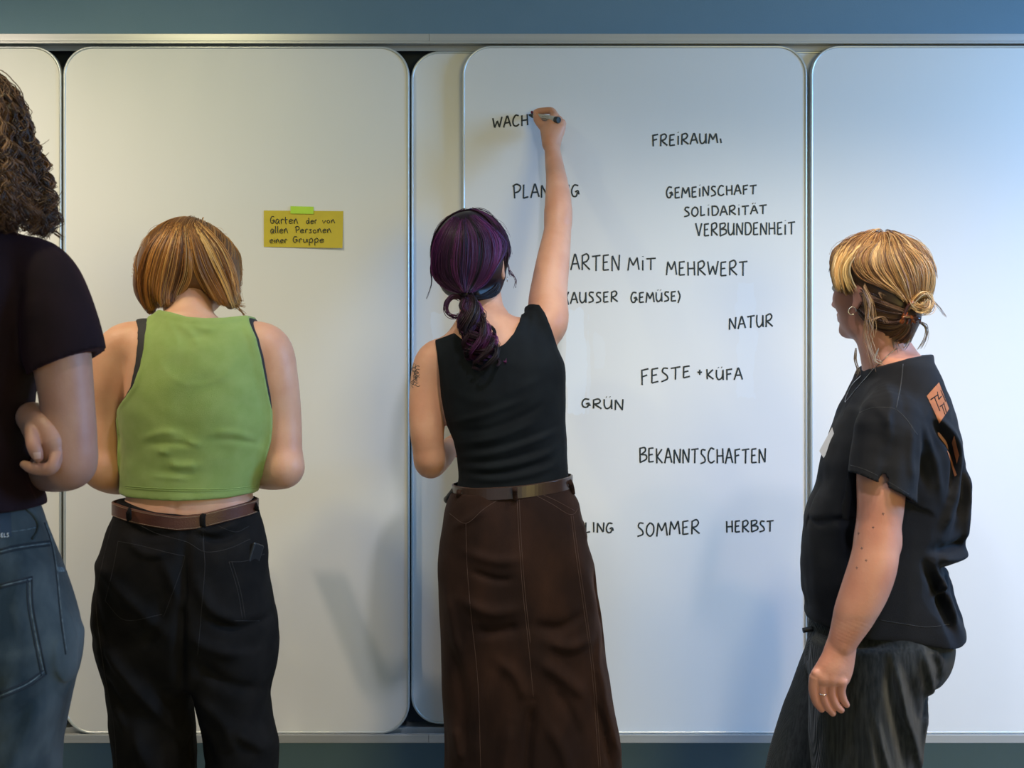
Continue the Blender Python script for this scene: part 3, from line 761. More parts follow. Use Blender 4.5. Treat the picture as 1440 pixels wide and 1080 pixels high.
body.tube([P(143, 652, d2), P(146, 664, .655), P(176, 672, .56), P(215, 655, .42)], [.038, .040, .036, .026], .014)
body.tube([P(399, 652, d2), P(398, 661, .655), P(368, 664, .56), P(330, 655, .42)], [.040, .041, .037, .026], .014)
A2 = frame((0.02, 0.80, -0.60), (0.0, 0.5, 1))
hc2 = P(266, 386, .555)
T2 = head(body, hc2, A2, 1.0)
body.add(lambda X, Y, Z: 0.0022 * np.exp(-((X - PX(268, d2)) / .006) ** 2) * -1 * (Y < -d2) * (Z < PZ(690, d2)))
hb = Field(np.array(P(300, 655, .3)) - (.17, .16, .16), np.array(P(250, 655, .3)) + (.14, .16, .14), 0.003)
hand(hb, P(215, 655, .42), (0.75, .65, .15), (.55, -.75, .2), -1, (.9, 1.0, 1.1, 1.2), .5, .95)
hand(hb, P(330, 655, .42), (-0.75, .65, .15), (-.55, -.75, .2), 1, (.9, 1.0, 1.1, 1.2), .5, .95)
b2 = build('body', [body, hb], M['skin_a'], g2)
eyes(T2, A2, 1.0, b2); 
for e in list(b2.children): e.parent = g2
# phone held in both hands in front of the body
ph_ = box('phone', -.036, .036, -.004, .004, -.073, .073, M['plastic_black'], bevel=.004)
ph_.location = P(272, 640, .30); ph_.rotation_euler = (-.7, 0, 0); tag(ph_, 'dark phone held in front of the person in the green top', 'phone')

# green top
top = Field((PX(150, d2), -0.83, PZ(712, d2)), (PX(410, d2), -0.46, PZ(425, d2)), 0.0032)
tg = [list(t) for t in tors]
top.loft([rowp(432, 228, 348, d2 - .01, .052), rowp(450, 212, 360, d2, .068)] + [rowp(y, l, r_, d2, b_) for y, l, r_, b_ in
          ((475, 190, 378, .09), (520, 178, 386, .110), (570, 172, 387, .117), (600, 173, 386, .114), (640, 175, 375, .108), (690, 173, 361, .106), (720, 172, 360, .106))], 0.01, .001)
for p, r in arms2: top.tube(p, r, .022, 6, grow=.0055)
Lc = polyf([(PZ(y, d2), PX(x, d2)) for x, y in ((222, 430), (212, 446), (219, 466), (222, 492), (218, 518), (209, 542), (193, 560), (174, 575), (169.5, 592), (169.5, 640), (168, 720))][::-1])
Rc = polyf([(PZ(y, d2), PX(x, d2)) for x, y in ((350, 430), (356, 452), (369, 476), (376, 502), (381, 530), (385, 556), (388.5, 578), (388, 600), (386, 620), (379, 645), (366, 690), (364, 720))][::-1])
Nc = polyf([(PX(x, d2), PZ(y, d2)) for x, y in ((200, 438), (228, 436.5), (250, 441), (275, 448), (300, 450), (325, 449), (348, 445), (360, 444))])
Hc = polyf([(PX(x, d2), PZ(y, d2)) for x, y in ((160, 691), (200, 694), (270, 697), (330, 695), (372, 690))])
def bd(v, w=.009): return np.clip(1.4 - np.abs(v) / w, 0, 1)
top.loft(tors, .01, .0062)
top.add(lambda X, Y, Z: .0016 * np.maximum(np.maximum(bd(X - Lc(Z) - .006), bd(Rc(Z) - X - .006)), bd(Nc(X) - Z - .005, .007)) + .0010 * bd(Z - Hc(X) - .006, .007))
top.folds([([(262, 455), (285, 470), (300, 490)], 5, .003), ([(245, 447), (262, 468), (275, 495)], 5, .002), ([(290, 462), (318, 467)], 4, .003), ([(285, 478), (310, 474)], 4, -.002),
           ([(222, 614), (250, 606), (275, 606)], 5, .0035), ([(228, 622), (262, 619), (300, 622)], 4, -.003), ([(245, 630), (262, 632)], 4, .004), ([(320, 605), (345, 606), (368, 614)], 5, .0035), ([(315, 615), (345, 616), (372, 622)], 4, -.003),
           ([(258, 645), (275, 650), (300, 650)], 6, .005), ([(240, 656), (270, 658), (300, 656)], 5, -.002), ([(232, 664), (262, 666), (290, 668)], 3, .0018), ([(285, 618), (305, 622)], 4, .003),
           ([(242, 500), (262, 528), (285, 540), (310, 540), (335, 528), (348, 505)], 4, .0010), ([(175, 600), (185, 625), (176, 650)], 6, -.002), ([(178, 660), (185, 680)], 5, .002)], d2, ymid=-d2, g=.72)
top.noise(.0011, 34, 3, (1, 1, 1.6))
top.cut(lambda X, Y, Z: (Lc(Z) - X)); top.cut(lambda X, Y, Z: (X - Rc(Z))); top.cut(lambda X, Y, Z: (Z - Nc(X))); top.cut(lambda X, Y, Z: (Hc(X) - Z))
gt = build('tank_top', top, M['green'], g2)
bvt = bvh(gt)
line_on('hem_stitching', bvt, [[(176, 686), (220, 689), (270, 690.5), (320, 689.5), (362, 685)], [(176, 683.5), (220, 686.5), (270, 688), (320, 687), (362, 682.5)]], .0006, mat('green_thread', (0.33, 0.46, 0.15), .8), gt)['kind'] = 'stuff'
# black under-strap
us = Field((PX(165, d2), -0.83, PZ(600, d2)), (PX(410, d2), -0.46, PZ(435, d2)), 0.0032)
us.loft([rowp(432, 228, 348, d2 - .01, .052), rowp(450, 212, 360, d2, .068)] + [rowp(y, l, r_, d2, b_) for y, l, r_, b_ in
          ((475, 190, 378, .09), (520, 178, 386, .110), (570, 172, 387, .117), (610, 173, 386, .112))], 0.01, -.0015)
us.loft(tors, .01, .0035)
for p, r in arms2: us.tube(p, r, .022, 6, grow=.0035)
L2 = polyf([(PZ(y, d2), PX(x, d2)) for x, y in ((200, 430), (193, 449), (204, 462), (209, 482), (210, 505), (207, 525), (202, 545), (190, 560), (176, 570), (170, 590), (170, 620))][::-1])
R2 = polyf([(PZ(y, d2), PX(x, d2)) for x, y in ((352, 430), (360, 455), (372, 478), (378.5, 502), (383, 530), (387, 556), (388, 575), (386, 600), (385, 620))][::-1])
us.cut(lambda X, Y, Z: (L2(Z) - X)); us.cut(lambda X, Y, Z: (X - R2(Z))); us.cut(lambda X, Y, Z: Z - np.float32(PZ(448, d2))); us.cut(lambda X, Y, Z: np.float32(PZ(590, d2)) - Z)
us.cut(lambda X, Y, Z: np.minimum(X - Lc(Z) - .02, Rc(Z) - X - .02))
ua = us.a.copy()
for sg in (1, -1):
    us.a = ua.copy(); us.cut(lambda X, Y, Z: (X - PX(270, d2)) * sg); build('undershirt_strap', us, M['black_strap'], g2)

# trousers
tr = Field((PX(115, d2), -0.86, 0.03), (PX(412, d2), -0.42, PZ(698, d2)), 0.005)
tr.loft([rowp(y, l, r_, d2, b_, n_) for y, l, r_, b_, n_ in ((696, 166, 359, .112, 2.2), (722, 162, 363, .117, 2.2), (745, 152, 370, .124, 2.2), (775, 144, 377, .132, 2.3), (800, 138, 380, .136, 2.3),
         (850, 131, 387, .138, 2.3), (890, 133, 390, .134, 2.3), (920, 138, 389, .122, 2.2), (945, 146, 385, .104, 2.2), (965, 156, 378, .075, 2.2))], .01, 0, capk=.03)
tr.loft([rowp(y, l, r_, d2, b_) for y, l, r_, b_ in ((900, 134, 266, .12), (945, 144, 271, .118), (985, 151, 271, .108), (1030, 157, 275, .104), (1080, 161, 275, .102), (1180, 166, 274, .10), (1300, 170, 270, .098), (1350, 168, 272, .10))], .02)
tr.loft([rowp(y, l, r_, d2, b_) for y, l, r_, b_ in ((900, 262, 388, .12), (945, 270, 386, .118), (985, 275, 381, .108), (1030, 284, 389, .104), (1050, 286, 395, .104), (1080, 289, 393, .102), (1180, 290, 385, .10), (1300, 292, 378, .098), (1350, 290, 380, .10))], .006)
tr.folds([([(140, 785), (180, 800), (235, 845), (275, 880)], 9, .006), ([(150, 870), (185, 905), (230, 960), (262, 1010)], 9, .008), ([(185, 960), (205, 1000), (235, 1060)], 10, .009), ([(165, 930), (195, 970), (215, 1030)], 8, -.007),
          ([(255, 770), (270, 800), (292, 850)], 8, .006), ([(300, 800), (325, 840), (365, 862)], 8, .006), ([(318, 852), (350, 868), (384, 862)], 7, -.007), ([(290, 870), (320, 890), (370, 905)], 10, .006),
          ([(285, 740), (284, 830), (280, 900), (274, 970)], 7, -.009), ([(290, 905), (330, 935), (380, 960)], 9, -.006), ([(290, 960), (330, 990), (350, 1040)], 9, .006), ([(345, 1000), (375, 1025), (392, 1045)], 9, .008),
          ([(300, 1010), (320, 1060)], 8, -.005), ([(200, 745), (235, 765), (268, 762)], 6, .004), ([(195, 728), (240, 742), (280, 736)], 5, -.004), ([(295, 730), (320, 738), (350, 728)], 5, .005), ([(300, 742), (330, 750), (352, 740)], 4, -.004),
          ([(150, 815), (170, 880), (180, 940)], 8, -.005), ([(262, 800), (250, 860), (225, 900)], 9, -.005), ([(240, 1000), (262, 1040), (268, 1080)], 8, -.005)], d2, ymid=-d2, g=1.8)
tr.noise(.0009, 45, 9); tr.noise(.003, 16, 8, (1, 1, .7))
# front waistband opening for the body
Wc = polyf([(PX(x, d2), PZ(y, d2)) for x, y in ((150, 697), (166, 698), (200, 703), (240, 712), (284, 716), (320, 712), (345, 706), (358, 696), (372, 695))])
tr.cut(lambda X, Y, Z: Z - np.where(Y < -d2 + .02, Wc(X), np.float32(PZ(702, d2))))
tro = build('trousers', tr, M['black_trouser'], g2)
bvp = bvh(tro)
line_on('seam', bvp, [[(285, 735), (287, 776), (288, 800), (284, 850), (278, 920)], [(183, 731), (220, 750), (262, 762), (288, 776), (320, 772), (352, 758)], [(166, 761), (200, 768), (240, 778), (260, 782)],
     [(260, 782), (255, 800), (232, 862), (228, 866)], [(166, 761), (160, 795), (148, 845)], [(148, 845), (176, 872), (228, 864)], [(322, 790), (345, 789), (372, 779)], [(322, 790), (334, 830), (341, 870)], [(326, 790), (338, 830), (345, 870)],
     [(285.5, 735), (285.5, 776)], [(297, 735), (330, 748), (350, 740)], [(330, 873), (365, 873)], [(158, 735), (142, 800), (135, 850), (146, 940), (160, 1020), (164, 1080)]], .0007, M['black_seam'], tro, off=-.0001)['kind'] = 'stuff'
# belt: a leather band following the waist
def ring2(t):
    c, s_ = math.cos(t), math.sin(t); a = R(97, d2); b_ = .116; cx = PX(262, d2)
    x, y = a * abs(c) ** .92 * (1 if c > 0 else -1), b_ * abs(s_) ** .92 * (1 if s_ > 0 else -1)
    n = np.array([c / a, s_ / b_]); n /= np.linalg.norm(n); return cx + x, -d2 + y, n[0], n[1]
bc = polyf([(-1.0, PZ(712, d2)), (-.8, PZ(712, d2)), (-.35, PZ(719, d2)), (.1, PZ(726, d2)), (.35, PZ(724.5, d2)), (.7, PZ(717, d2)), (1.0, PZ(711.5, d2))])
belt = band('belt', ring2, lambda t: float(bc(math.cos(t))) if math.sin(t) < .2 else PZ(712, d2), .0305, .004, M['belt_a'], g2)
bvb = bvh(belt)
st_ = []
for o_ in (-.0118, .0118):
    for i in range(150):
        t0 = math.pi * (1.0 + i / 150); t1 = t0 + math.pi / 150 * .62; seg = []
        for t in (t0, t1):
            x, y, nx, ny = ring2(t); seg.append((x + nx * .0041, y + ny * .0041, float(bc(math.cos(t))) + o_))
        st_.append(np.array(seg))
tubes('belt_stitching', st_, [.00045] * len(st_), M['thread'], belt, sides=4)['kind'] = 'stuff'
for x, y in ((183, 716), (285, 726), (357.5, 712)):
    q = [hit(bvb, x + k * .6, y + v, .0035) for k, v in ((0, -11), (0, 0), (0, 11))]
    pts = [k[0] for k in q if k is not None]
    if len(pts) < 2: continue
    pts = [pts[0] + (0, .008, .004)] + pts + [pts[-1] + (0, .008, -.010)]
    tubes('belt_loop', [catmull(np.array(pts), 4)], [.0062], M['black_trouser'], tro, sides=8, flat=.35)
for sx in (215, 335): shoe('shoe', PX(sx, d2), -d2 + .03, math.pi / 2 + (0.12 if sx < 270 else -0.12), M['shoe_black'], g2)
# phone sticking out of the hip pocket
hp = hit(bvp, 360, 774, .001)
pk = box('phone', -.017, .017, -.0035, .0035, -.030, .014, M['plastic_black'], bevel=.003)
pk.location = tuple(hp[0] + hp[1] * .001); pk.rotation_euler = (0.10, .35, math.atan2(hp[1][0], -hp[1][1]))
tag(pk, 'black phone poking out of the back pocket of the black trousers', 'phone')

# hair: bob parted down the back of the bowed head
rg = np.random.RandomState(2)
dh = .60
hf = Field(np.array(P(264, 375, dh)) - (.17, .19, .17), np.array(P(264, 375, dh)) + (.17, .21, .16), 0.003)
hf.ell(P(264, 366, .575), (.101, .100, .090), None, .01); hf.ell(T2(-.012, 0, .030), (.102, .082, .091), A2, .01)
hf.tube([P(222, 372, .59), P(212, 400, .60), P(214, 428, .61)], [.036, .026, .010], .03)
hf.tube([P(240, 380, .62), P(234, 405, .64), P(236, 424, .655)], [.040, .026, .010], .03)
hf.tube([P(300, 378, .60), P(312, 405, .62), P(320, 426, .64)], [.040, .026, .010], .03)
hf.tube([P(308, 368, .57), P(320, 395, .58), P(330, 420, .60)], [.036, .024, .010], .03)
hf.tube([P(215, 372, .53), P(208, 405, .52), P(212, 435, .52)], [.04, .032, .012], .03)
hf.tube([P(310, 372, .53), P(320, 400, .52), P(324, 428, .52)], [.04, .030, .012], .03)
hf.ell(np.array(T2(.11, 0, -.04)), (.075, .058, .10), A2, .01, sub=True)
cV, cF = hf.quads(); sm = Samp(hf)
Lg = [[(236, 316), (208, 345), (195, 378), (193, 404), (199, 426), (207, 441)], [(244, 312), (222, 345), (211, 380), (208, 404), (211, 425), (216, 440)], [(250, 312), (236, 345), (226, 380), (222, 402), (222, 420), (225, 436)],
      [(255, 314), (249, 348), (243, 380), (238, 402), (235, 418), (235, 434)], [(259, 316), (260, 348), (258, 378), (252, 400), (246, 415), (243, 430)], [(262, 320), (267, 352), (269, 382), (266, 398), (258, 410), (250, 424)]]
Rg = [[(262, 316), (268, 346), (273, 375), (282, 398), (292, 415), (300, 430)], [(266, 313), (277, 344), (288, 375), (300, 400), (310, 418), (320, 435)], [(270, 311), (290, 342), (304, 372), (316, 398), (324, 418), (332, 440)],
      [(276, 311), (303, 342), (318, 372), (326, 394), (331, 412), (337, 432)], [(282, 313), (313, 345), (328, 374), (332, 392), (334, 406), (337, 424)]]
a1, c1 = guide_hair(rg, Lg, 1900, 12, dh, sm, -.50, ncl=60, wild=1.3, clump=.35)
a2, c2 = guide_hair(rg, Rg, 1900, 12, dh, sm, -.50, ncl=60, wild=1.3, clump=.35, tipw=1.6)
a3 = shell_hair(rg, T2, A2, sm, 700, 12, .05, (0, 6.28), (1.2, 2.0), r=.11)
a4 = wisps(rg, [([(322, 425), (334, 432), (346, 444)], .62), ([(318, 418), (332, 428), (345, 430)], .62), ([(326, 420), (334, 424), (341, 424)], .61), ([(200, 360), (193, 372), (192, 400)], .57), ([(205, 410), (206, 430), (210, 442)], .58)], 9, .0022, dh, 12)
A_ = np.concatenate([a1, a2, a3, a4])
def lock(c, N):
    b_ = pick(rg, [(.31, .125, .030), (.46, .21, .055), (.62, .36, .12), (.14, .055, .018)], [4, 4, 2.2, 3], c.max() + 1)
    return b_[c] * rg.uniform(.75, 1.3, (N, 1))
cols = np.concatenate([lock(c1, len(a1)), lock(c2, len(a2)), pick(rg, [(.30, .13, .04), (.42, .21, .065)], [3, 3], len(a3) + len(a4))])
strands('hair', A_, .00095, M['hair'], g2, np.clip(cols, 0, 1), (cV, cF, (.16, .07, .025)))
adopt(g2)
# ------------------------------------------------------------------ purple-haired woman writing on the board
M['black_jersey'] = mat('black_top_jersey', (0.0045, 0.0065, 0.009), 0.8, (0.007, 0.010, 0.013), 20, bump=0.2, bscale=900, spec=0.16)
M['skirt'] = mat('brown_fine_corduroy', (0.017, 0.0085, 0.007), 0.85, (0.038, 0.0175, 0.012), 7, stretch=(1.6, 1, .8), bump=0.3, bscale=500, bstretch=(3, 1, .4), spec=0.15, sheen=0.08, sheen_tint=(.8, .5, .4), lo=.4, hi=.75)
M['skirt_seam'] = mat('brown_stitching', (0.07, 0.038, 0.030), 0.8)
M['belt_b'] = mat('dark_brown_leather_belt', (0.050, 0.028, 0.020), 0.28, (0.040, 0.022, 0.016), 20, spec=0.6)
M['nail_red'] = mat('dark_red_nail', (0.20, 0.012, 0.04), 0.2); M['nail'] = mat('nail', (0.66, 0.42, 0.36), 0.3)
M['marker_white'] = mat('marker_barrel', (0.52, 0.52, 0.48), 0.4); M['marker_cap'] = mat('marker_cap_grey', (0.030, 0.042, 0.044), 0.45)
M['tattoo'] = mat('tattoo_ink', (0.05, 0.045, 0.045), 0.6)
M['silver'] = mat('silver', (0.6, 0.6, 0.6), 0.25, metal=1.0)
d3 = 0.42
g3 = person('purple-haired woman in black tank top and long brown skirt writing with raised arm', (PX(720, d3), -d3, 0))
body = Field((PX(562, .42), -0.66, PZ(960, d3)), (PX(845, .42), -0.06, PZ(214, .14)), 0.005)
tors = [rowp(440, 655, 712, d3, .055), rowp(455, 640, 740, d3, .07), rowp(475, 625, 765, d3, .09), rowp(500, 615, 784, d3, .105), rowp(540, 620, 790, d3, .115),
        rowp(580, 626, 790, d3, .112), rowp(610, 634, 791, d3, .108), rowp(640, 645, 792, d3, .104), rowp(670, 649, 794, d3, .104), rowp(700, 642, 802, d3, .112),
        rowp(760, 634, 818, d3, .122), rowp(850, 632, 830, d3, .125), rowp(930, 640, 825, d3, .11)]
body.loft(tors)
body.tube([P(680, 462, .42), P(677, 430, .41), P(672, 395, .40)], [.060, .052, .050], .025)
armL = ([P(640, 500, d3), P(612, 508, d3), P(601, 545, d3), P(600, 600, .43), P(604, 645, .42)], [.046, .047, .042, .041, .036])
armLf = ([P(604, 643, .42), P(606, 652, .40), P(620, 640, .33), P(634, 628, .22)], [.036, .036, .033, .024])
# raised arm: shoulder, elbow, wrist close to the board
armR = ([P(742, 478, .42), P(768, 455, .40), P(771, 415, .355), P(778, 365, .31), P(784, 325, .27), P(785, 300, .25)], [.050, .052, .0470, .0415, .0350, .0330])
armRf = ([P(785, 310, .26), P(785, 285, .235), P(783, 255, .19), P(779, 228, .14), P(777, 212, .115), P(776, 202, .10)], [.0330, .0345, .0285, .0240, .0215, .0215])
def arms3(F_, grow=0):
    F_.tube(*armL, .02, 6, grow=grow); F_.tube(*armR, .03, 6, grow=grow)
arms3(body); body.tube(*armLf, .012); body.tube(*armRf, .012)
zc3 = PZ(240, .16); body.sink(zc3, 1, xmin=PX(745, .2)); body.cut(lambda X, Y, Z: np.where(X > PX(745, .1), Z - np.float32(zc3 + .017), -1))
A3 = frame((0.26, 0.90, 0.16)); hc3 = P(664, 366, .40)
T3 = head(body, hc3, A3, .98)
wh = P(776, 202, .10)
h3 = Field(np.array(wh) - (.05, .15, .12), np.array(wh) + (.05, .095, .12), 0.0016)
h3.tube(*armRf, .012)
h3.sink(zc3, -1); h3.cut(lambda X, Y, Z: np.float32(zc3 - .017) - Z)
q = lambda X, Y, d: P(680 + X / 9, 130 + Y / 9, d)
# back of the hand and knuckles
h3.tube([q(860, 650, .100), q(860, 520, .088), q(880, 400, .078), q(900, 310, .072)], [.0205, .021, .0185, .0130], .012, 5)
h3.tube([q(880, 620, .100), q(945, 500, .092), q(985, 400, .088)], [.018, .0175, .0130], .012, 4)
h3.tube([q(840, 640, .098), q(800, 520, .082), q(775, 440, .070)], [.018, .0165, .0135], .012, 4)
h3.tube([q(905, 310, .072), q(860, 235, .060), q(760, 232, .048), q(690, 240, .036), q(632, 262, .026)], [.0120, .0098, .0090, .0085, .0062], .003, 5)     # index
h3.tube([q(775, 450, .072), q(710, 390, .062), q(672, 330, .048), q(640, 268, .036)], [.0135, .0108, .0100, .0072], .004, 5)                       # thumb
h3.tube([q(950, 350, .078), q(915, 420, .058), q(850, 425, .046), q(790, 400, .040), q(760, 385, .036)], [.0120, .0098, .0090, .0085, .0068], .003, 5)   # middle
h3.tube([q(985, 390, .086), q(960, 450, .064), q(890, 455, .048), q(830, 430, .044)], [.0120, .0092, .0085, .0068], .003, 5)   # ring
h3.tube([q(985, 440, .094), q(960, 500, .072), q(900, 500, .056), q(850, 470, .050)], [.0110, .0085, .0078, .0062], .003, 5)   # little
hb = Field(np.array(P(640, 620, .2)) - (.12, .10, .12), np.array(P(640, 620, .2)) + (.14, .10, .12), 0.003)
hand(hb, P(634, 628, .22), (0.75, .30, .25), (.1, 1, 0), -1, (.4, .5, .6, .7), .4, .92)
b3 = build('body', [body, h3, hb], M['skin_b'], g3)
eyes(T3, A3, .98, g3)
# nails
def nail(px, py, d, rx, rz, m, parent, ang=0.0):
    c = np.array(P(px, py, d)); V = []; 
    for i in range(12):
        t = 2 * math.pi * i / 12; x, z = rx * math.cos(t), rz * math.sin(t)
        V.append(c + np.array((x * math.cos(ang) - z * math.sin(ang), 0, x * math.sin(ang) + z * math.cos(ang))))
    V.append(c + (0, -.0022, 0)); V.append(c + (0, .002, 0))
    return mesh_poly('fingernail', V, [(i, (i + 1) % 12, 12) for i in range(12)] + [((i + 1) % 12, i, 13) for i in range(12)], m, parent, smooth=True)
nail(*(680 + 612 / 9, 130 + 250 / 9), .0325, .0036, .0042, M['nail_red'], b3)['label'] = 'dark red painted fingernail'
nail(*(680 + 780 / 9, 130 + 412 / 9), .0475, .0040, .0030, M['nail'], b3)
# tattoo on the left upper arm
bvb3 = bvh(b3)
tl = []
rgt = random.Random(4)
for k in range(20):
    x, y = 581 + rgt.uniform(0, 7), 514 + k * 1.5; tl.append([(x + 3.2 * math.cos(a), y + 2.4 * math.sin(a)) for a in np.linspace(rgt.uniform(0, 3), rgt.uniform(4, 6), 6)])
tl.append([(585, 512), (583, 525), (581, 541)])
line_on('tattoo', bvb3, tl, .0008, M['tattoo'], b3, off=.0001, step=1.2, flat=.3)['kind'] = 'stuff'

# marker in the writing hand
tip, tail = np.array(q(570, 283, .0035)), np.array(q(925, 345, .100))
ax_ = tail - tip; L_ = np.linalg.norm(ax_); ax_ /= L_
mk = bpy.data.objects.new('marker_pen', None); mk.location = tuple(tip); put(mk)
tag(mk, 'white barrelled black marker pen held in the raised writing hand', 'marker')
def lathe(name, prof, m, parent):
    u = np.cross(ax_, (0, 0, 1)); u /= np.linalg.norm(u); w = np.cross(ax_, u); V = []; n = 20
    for s_, r in prof:
        for i in range(n): V.append(tip + ax_ * s_ + r * (math.cos(6.28318 * i / n) * u + math.sin(6.28318 * i / n) * w))
    V += [tip + ax_ * prof[0][0], tip + ax_ * prof[-1][0]]
    F = [(j * n + i, (j + 1) * n + i, (j + 1) * n + (i + 1) % n, j * n + (i + 1) % n) for j in range(len(prof) - 1) for i in range(n)]
    e = len(V) - 2
    F += [(e, i, (i + 1) % n) for i in range(n)] + [(e + 1, (len(prof) - 1) * n + (i + 1) % n, (len(prof) - 1) * n + i) for i in range(n)]
    return mesh_poly(name, V, F, m, parent, smooth=False)
lathe('nib', [(0, .0012), (.003, .0022), (.010, .0026)], M['ink'], mk)
lathe('collar', [(.008, .0042), (.014, .0048), (.018, .0066), (.030, .0070)], M['marker_cap'], mk)
lathe('barrel', [(.030, .0078), (.033, .0084), (L_ - .004, .0084)], M['marker_white'], mk)
lathe('end_cap', [(L_ - .004, .0086), (L_ + .008, .0086), (L_ + .0095, .0078), (L_ + .0095, .0055), (L_ + .0082, .0050)], M['marker_cap'], mk)
bvm = bvh([c for c in mk.children if c.name.startswith('barrel')])
for k, yy in enumerate((1.5, 4.2)):
    line_on('print_line', bvm, [[(680 + x / 9, 130 + (y + yy * 9 + x * .12 - 100) / 9) for x, y in ((740, 300), (775, 296), (800, 302), (830, 298))]], .0004, M['ink'], mk, off=.0001, step=.6)
adopt(mk)

# tank top
top = Field((PX(600, d3), -0.60, PZ(700, d3)), (PX(815, d3), -0.25, PZ(415, d3)), 0.003)
top.loft([rowp(*r_[:3], d3, r_[3]) for r_ in ((440, 655, 712, .055), (455, 640, 742, .075), (475, 622, 768, .095), (500, 613, 788, .109), (520, 614, 794, .117), (560, 619, 794, .119), (590, 626, 794, .115), (612, 634, 795, .111), (640, 645, 796, .108), (670, 648, 797, .108), (690, 645, 800, .108), (700, 645, 800, .108))], .01, 0)
arms3(top, .005); top.loft(tors, .01, .004)
Lc = polyf([(PZ(y, d3), PX(x, d3)) for x, y in ((612, 440), (613, 478), (617, 500), (620, 530), (622, 558), (625, 575), (630, 598), (639, 618), (643, 640), (645, 670), (640, 705))][::-1])
Rc = polyf([(PZ(y, d3), PX(x, d3)) for x, y in ((757, 400), (757.5, 428), (766, 442), (775, 465), (784, 490), (794.5, 512), (797, 530), (798, 560), (798, 600), (799, 650), (806, 705))][::-1])
Nc = polyf([(PX(x, d3), PZ(y, d3)) for x, y in ((605, 474), (613, 479), (641, 470), (655, 482), (675, 494), (695, 494), (710, 486), (722, 472), (730, 455), (735, 432), (745, 427), (757, 429), (770, 429))])
top.add(lambda X, Y, Z: .0015 * np.maximum(np.maximum(bd(X - Lc(Z) - .005, .007), bd(Rc(Z) - X - .007, .009)), bd(Nc(X) - Z - .005, .007)))
top.folds([([(636, 592), (680, 582), (740, 560)], 5, .0035), ([(640, 604), (690, 600), (745, 578), (770, 560)], 5, -.003), ([(645, 622), (700, 612), (760, 588)], 5, .0035), ([(650, 640), (700, 632), (755, 615), (790, 600)], 5, .004), ([(650, 632), (710, 622), (780, 598)], 5, -.003),
           ([(650, 655), (700, 652), (760, 638), (793, 618)], 5, .0045), ([(652, 647), (705, 643), (770, 625)], 4, -.003), ([(655, 668), (710, 668), (775, 652), (794, 630)], 5, .004), ([(655, 661), (710, 660), (770, 644)], 4, -.003),
           ([(742, 432), (735, 450), (728, 470)], 4, .002), ([(736, 440), (728, 460), (720, 480)], 3.5, -.002), ([(750, 435), (748, 455), (745, 480)], 4, .0018), ([(700, 560), (730, 545), (765, 532)], 6, .0018), ([(640, 550), (670, 562), (700, 560)], 7, .002)], d3, ymid=-d3)
top.noise(.0010, 30, 5)
top.cut(lambda X, Y, Z: (Lc(Z) - X)); top.cut(lambda X, Y, Z: (X - Rc(Z))); top.cut(lambda X, Y, Z: (Z - Nc(X))); top.cut(lambda X, Y, Z: np.float32(PZ(696, d3)) - Z)
build('tank_top', top, M['black_jersey'], g3)

# skirt
sk = Field((PX(608, d3), -0.64, PZ(1250, d3)), (PX(892, d3), -0.20, PZ(672, d3)), 0.005)
sk.loft([rowp(y, l, r_, d3, b_, 2.25) for y, l, r_, b_ in ((676, 639, 802, .112), (690, 637, 806, .116), (705, 630, 814, .122), (722, 625, 818, .128), (745, 622, 823, .134), (770, 620, 830, .139), (800, 618, 838, .144), (850, 618, 845, .148), (900, 619, 850, .150), (950, 621, 857, .152),
         (1000, 624, 864, .156), (1040, 625, 869, .160), (1080, 626, 873, .165), (1160, 628, 880, .172), (1245, 630, 886, .18))], .01)
sk.folds([([(655, 765), (700, 775), (735, 772)], 7, .004), ([(665, 790), (700, 800), (725, 798)], 5, -.004), ([(668, 870), (700, 868), (735, 862)], 8, -.006), ([(745, 860), (785, 865), (820, 845)], 8, -.005), ([(650, 830), (690, 842), (735, 838)], 8, .005),
          ([(700, 905), (725, 925), (740, 960)], 8, .005), ([(755, 905), (790, 930), (820, 960)], 9, .007), ([(765, 880), (800, 890), (835, 880)], 8, .006), ([(748, 960), (742, 1010), (738, 1080)], 7, -.010), ([(765, 985), (790, 1030), (800, 1080)], 9, .006), ([(720, 985), (712, 1030), (706, 1080)], 9, .007),
          ([(830, 790), (842, 850), (846, 920)], 5, -.005), ([(838, 930), (852, 990), (868, 1050)], 6, .007), ([(828, 960), (842, 1010), (856, 1070)], 5, -.006), ([(845, 870), (838, 920), (850, 960)], 5, .005), ([(640, 900), (655, 960), (660, 1040)], 8, -.005), ([(630, 820), (640, 870), (650, 910)], 7, .004),
          ([(640, 735), (665, 720), (690, 706)], 5, .003), ([(820, 730), (828, 760)], 5, .003), ([(690, 930), (675, 980), (672, 1050)], 8, .004), ([(640, 1000), (650, 1050)], 8, .005), ([(775, 940), (800, 985), (812, 1020)], 7, -.005)], d3, ymid=-d3, g=1.9)
sk.noise(.0026, 18, 12, (1.3, 1, .7)); sk.noise(.0009, 48, 13, (1, 1, .8))
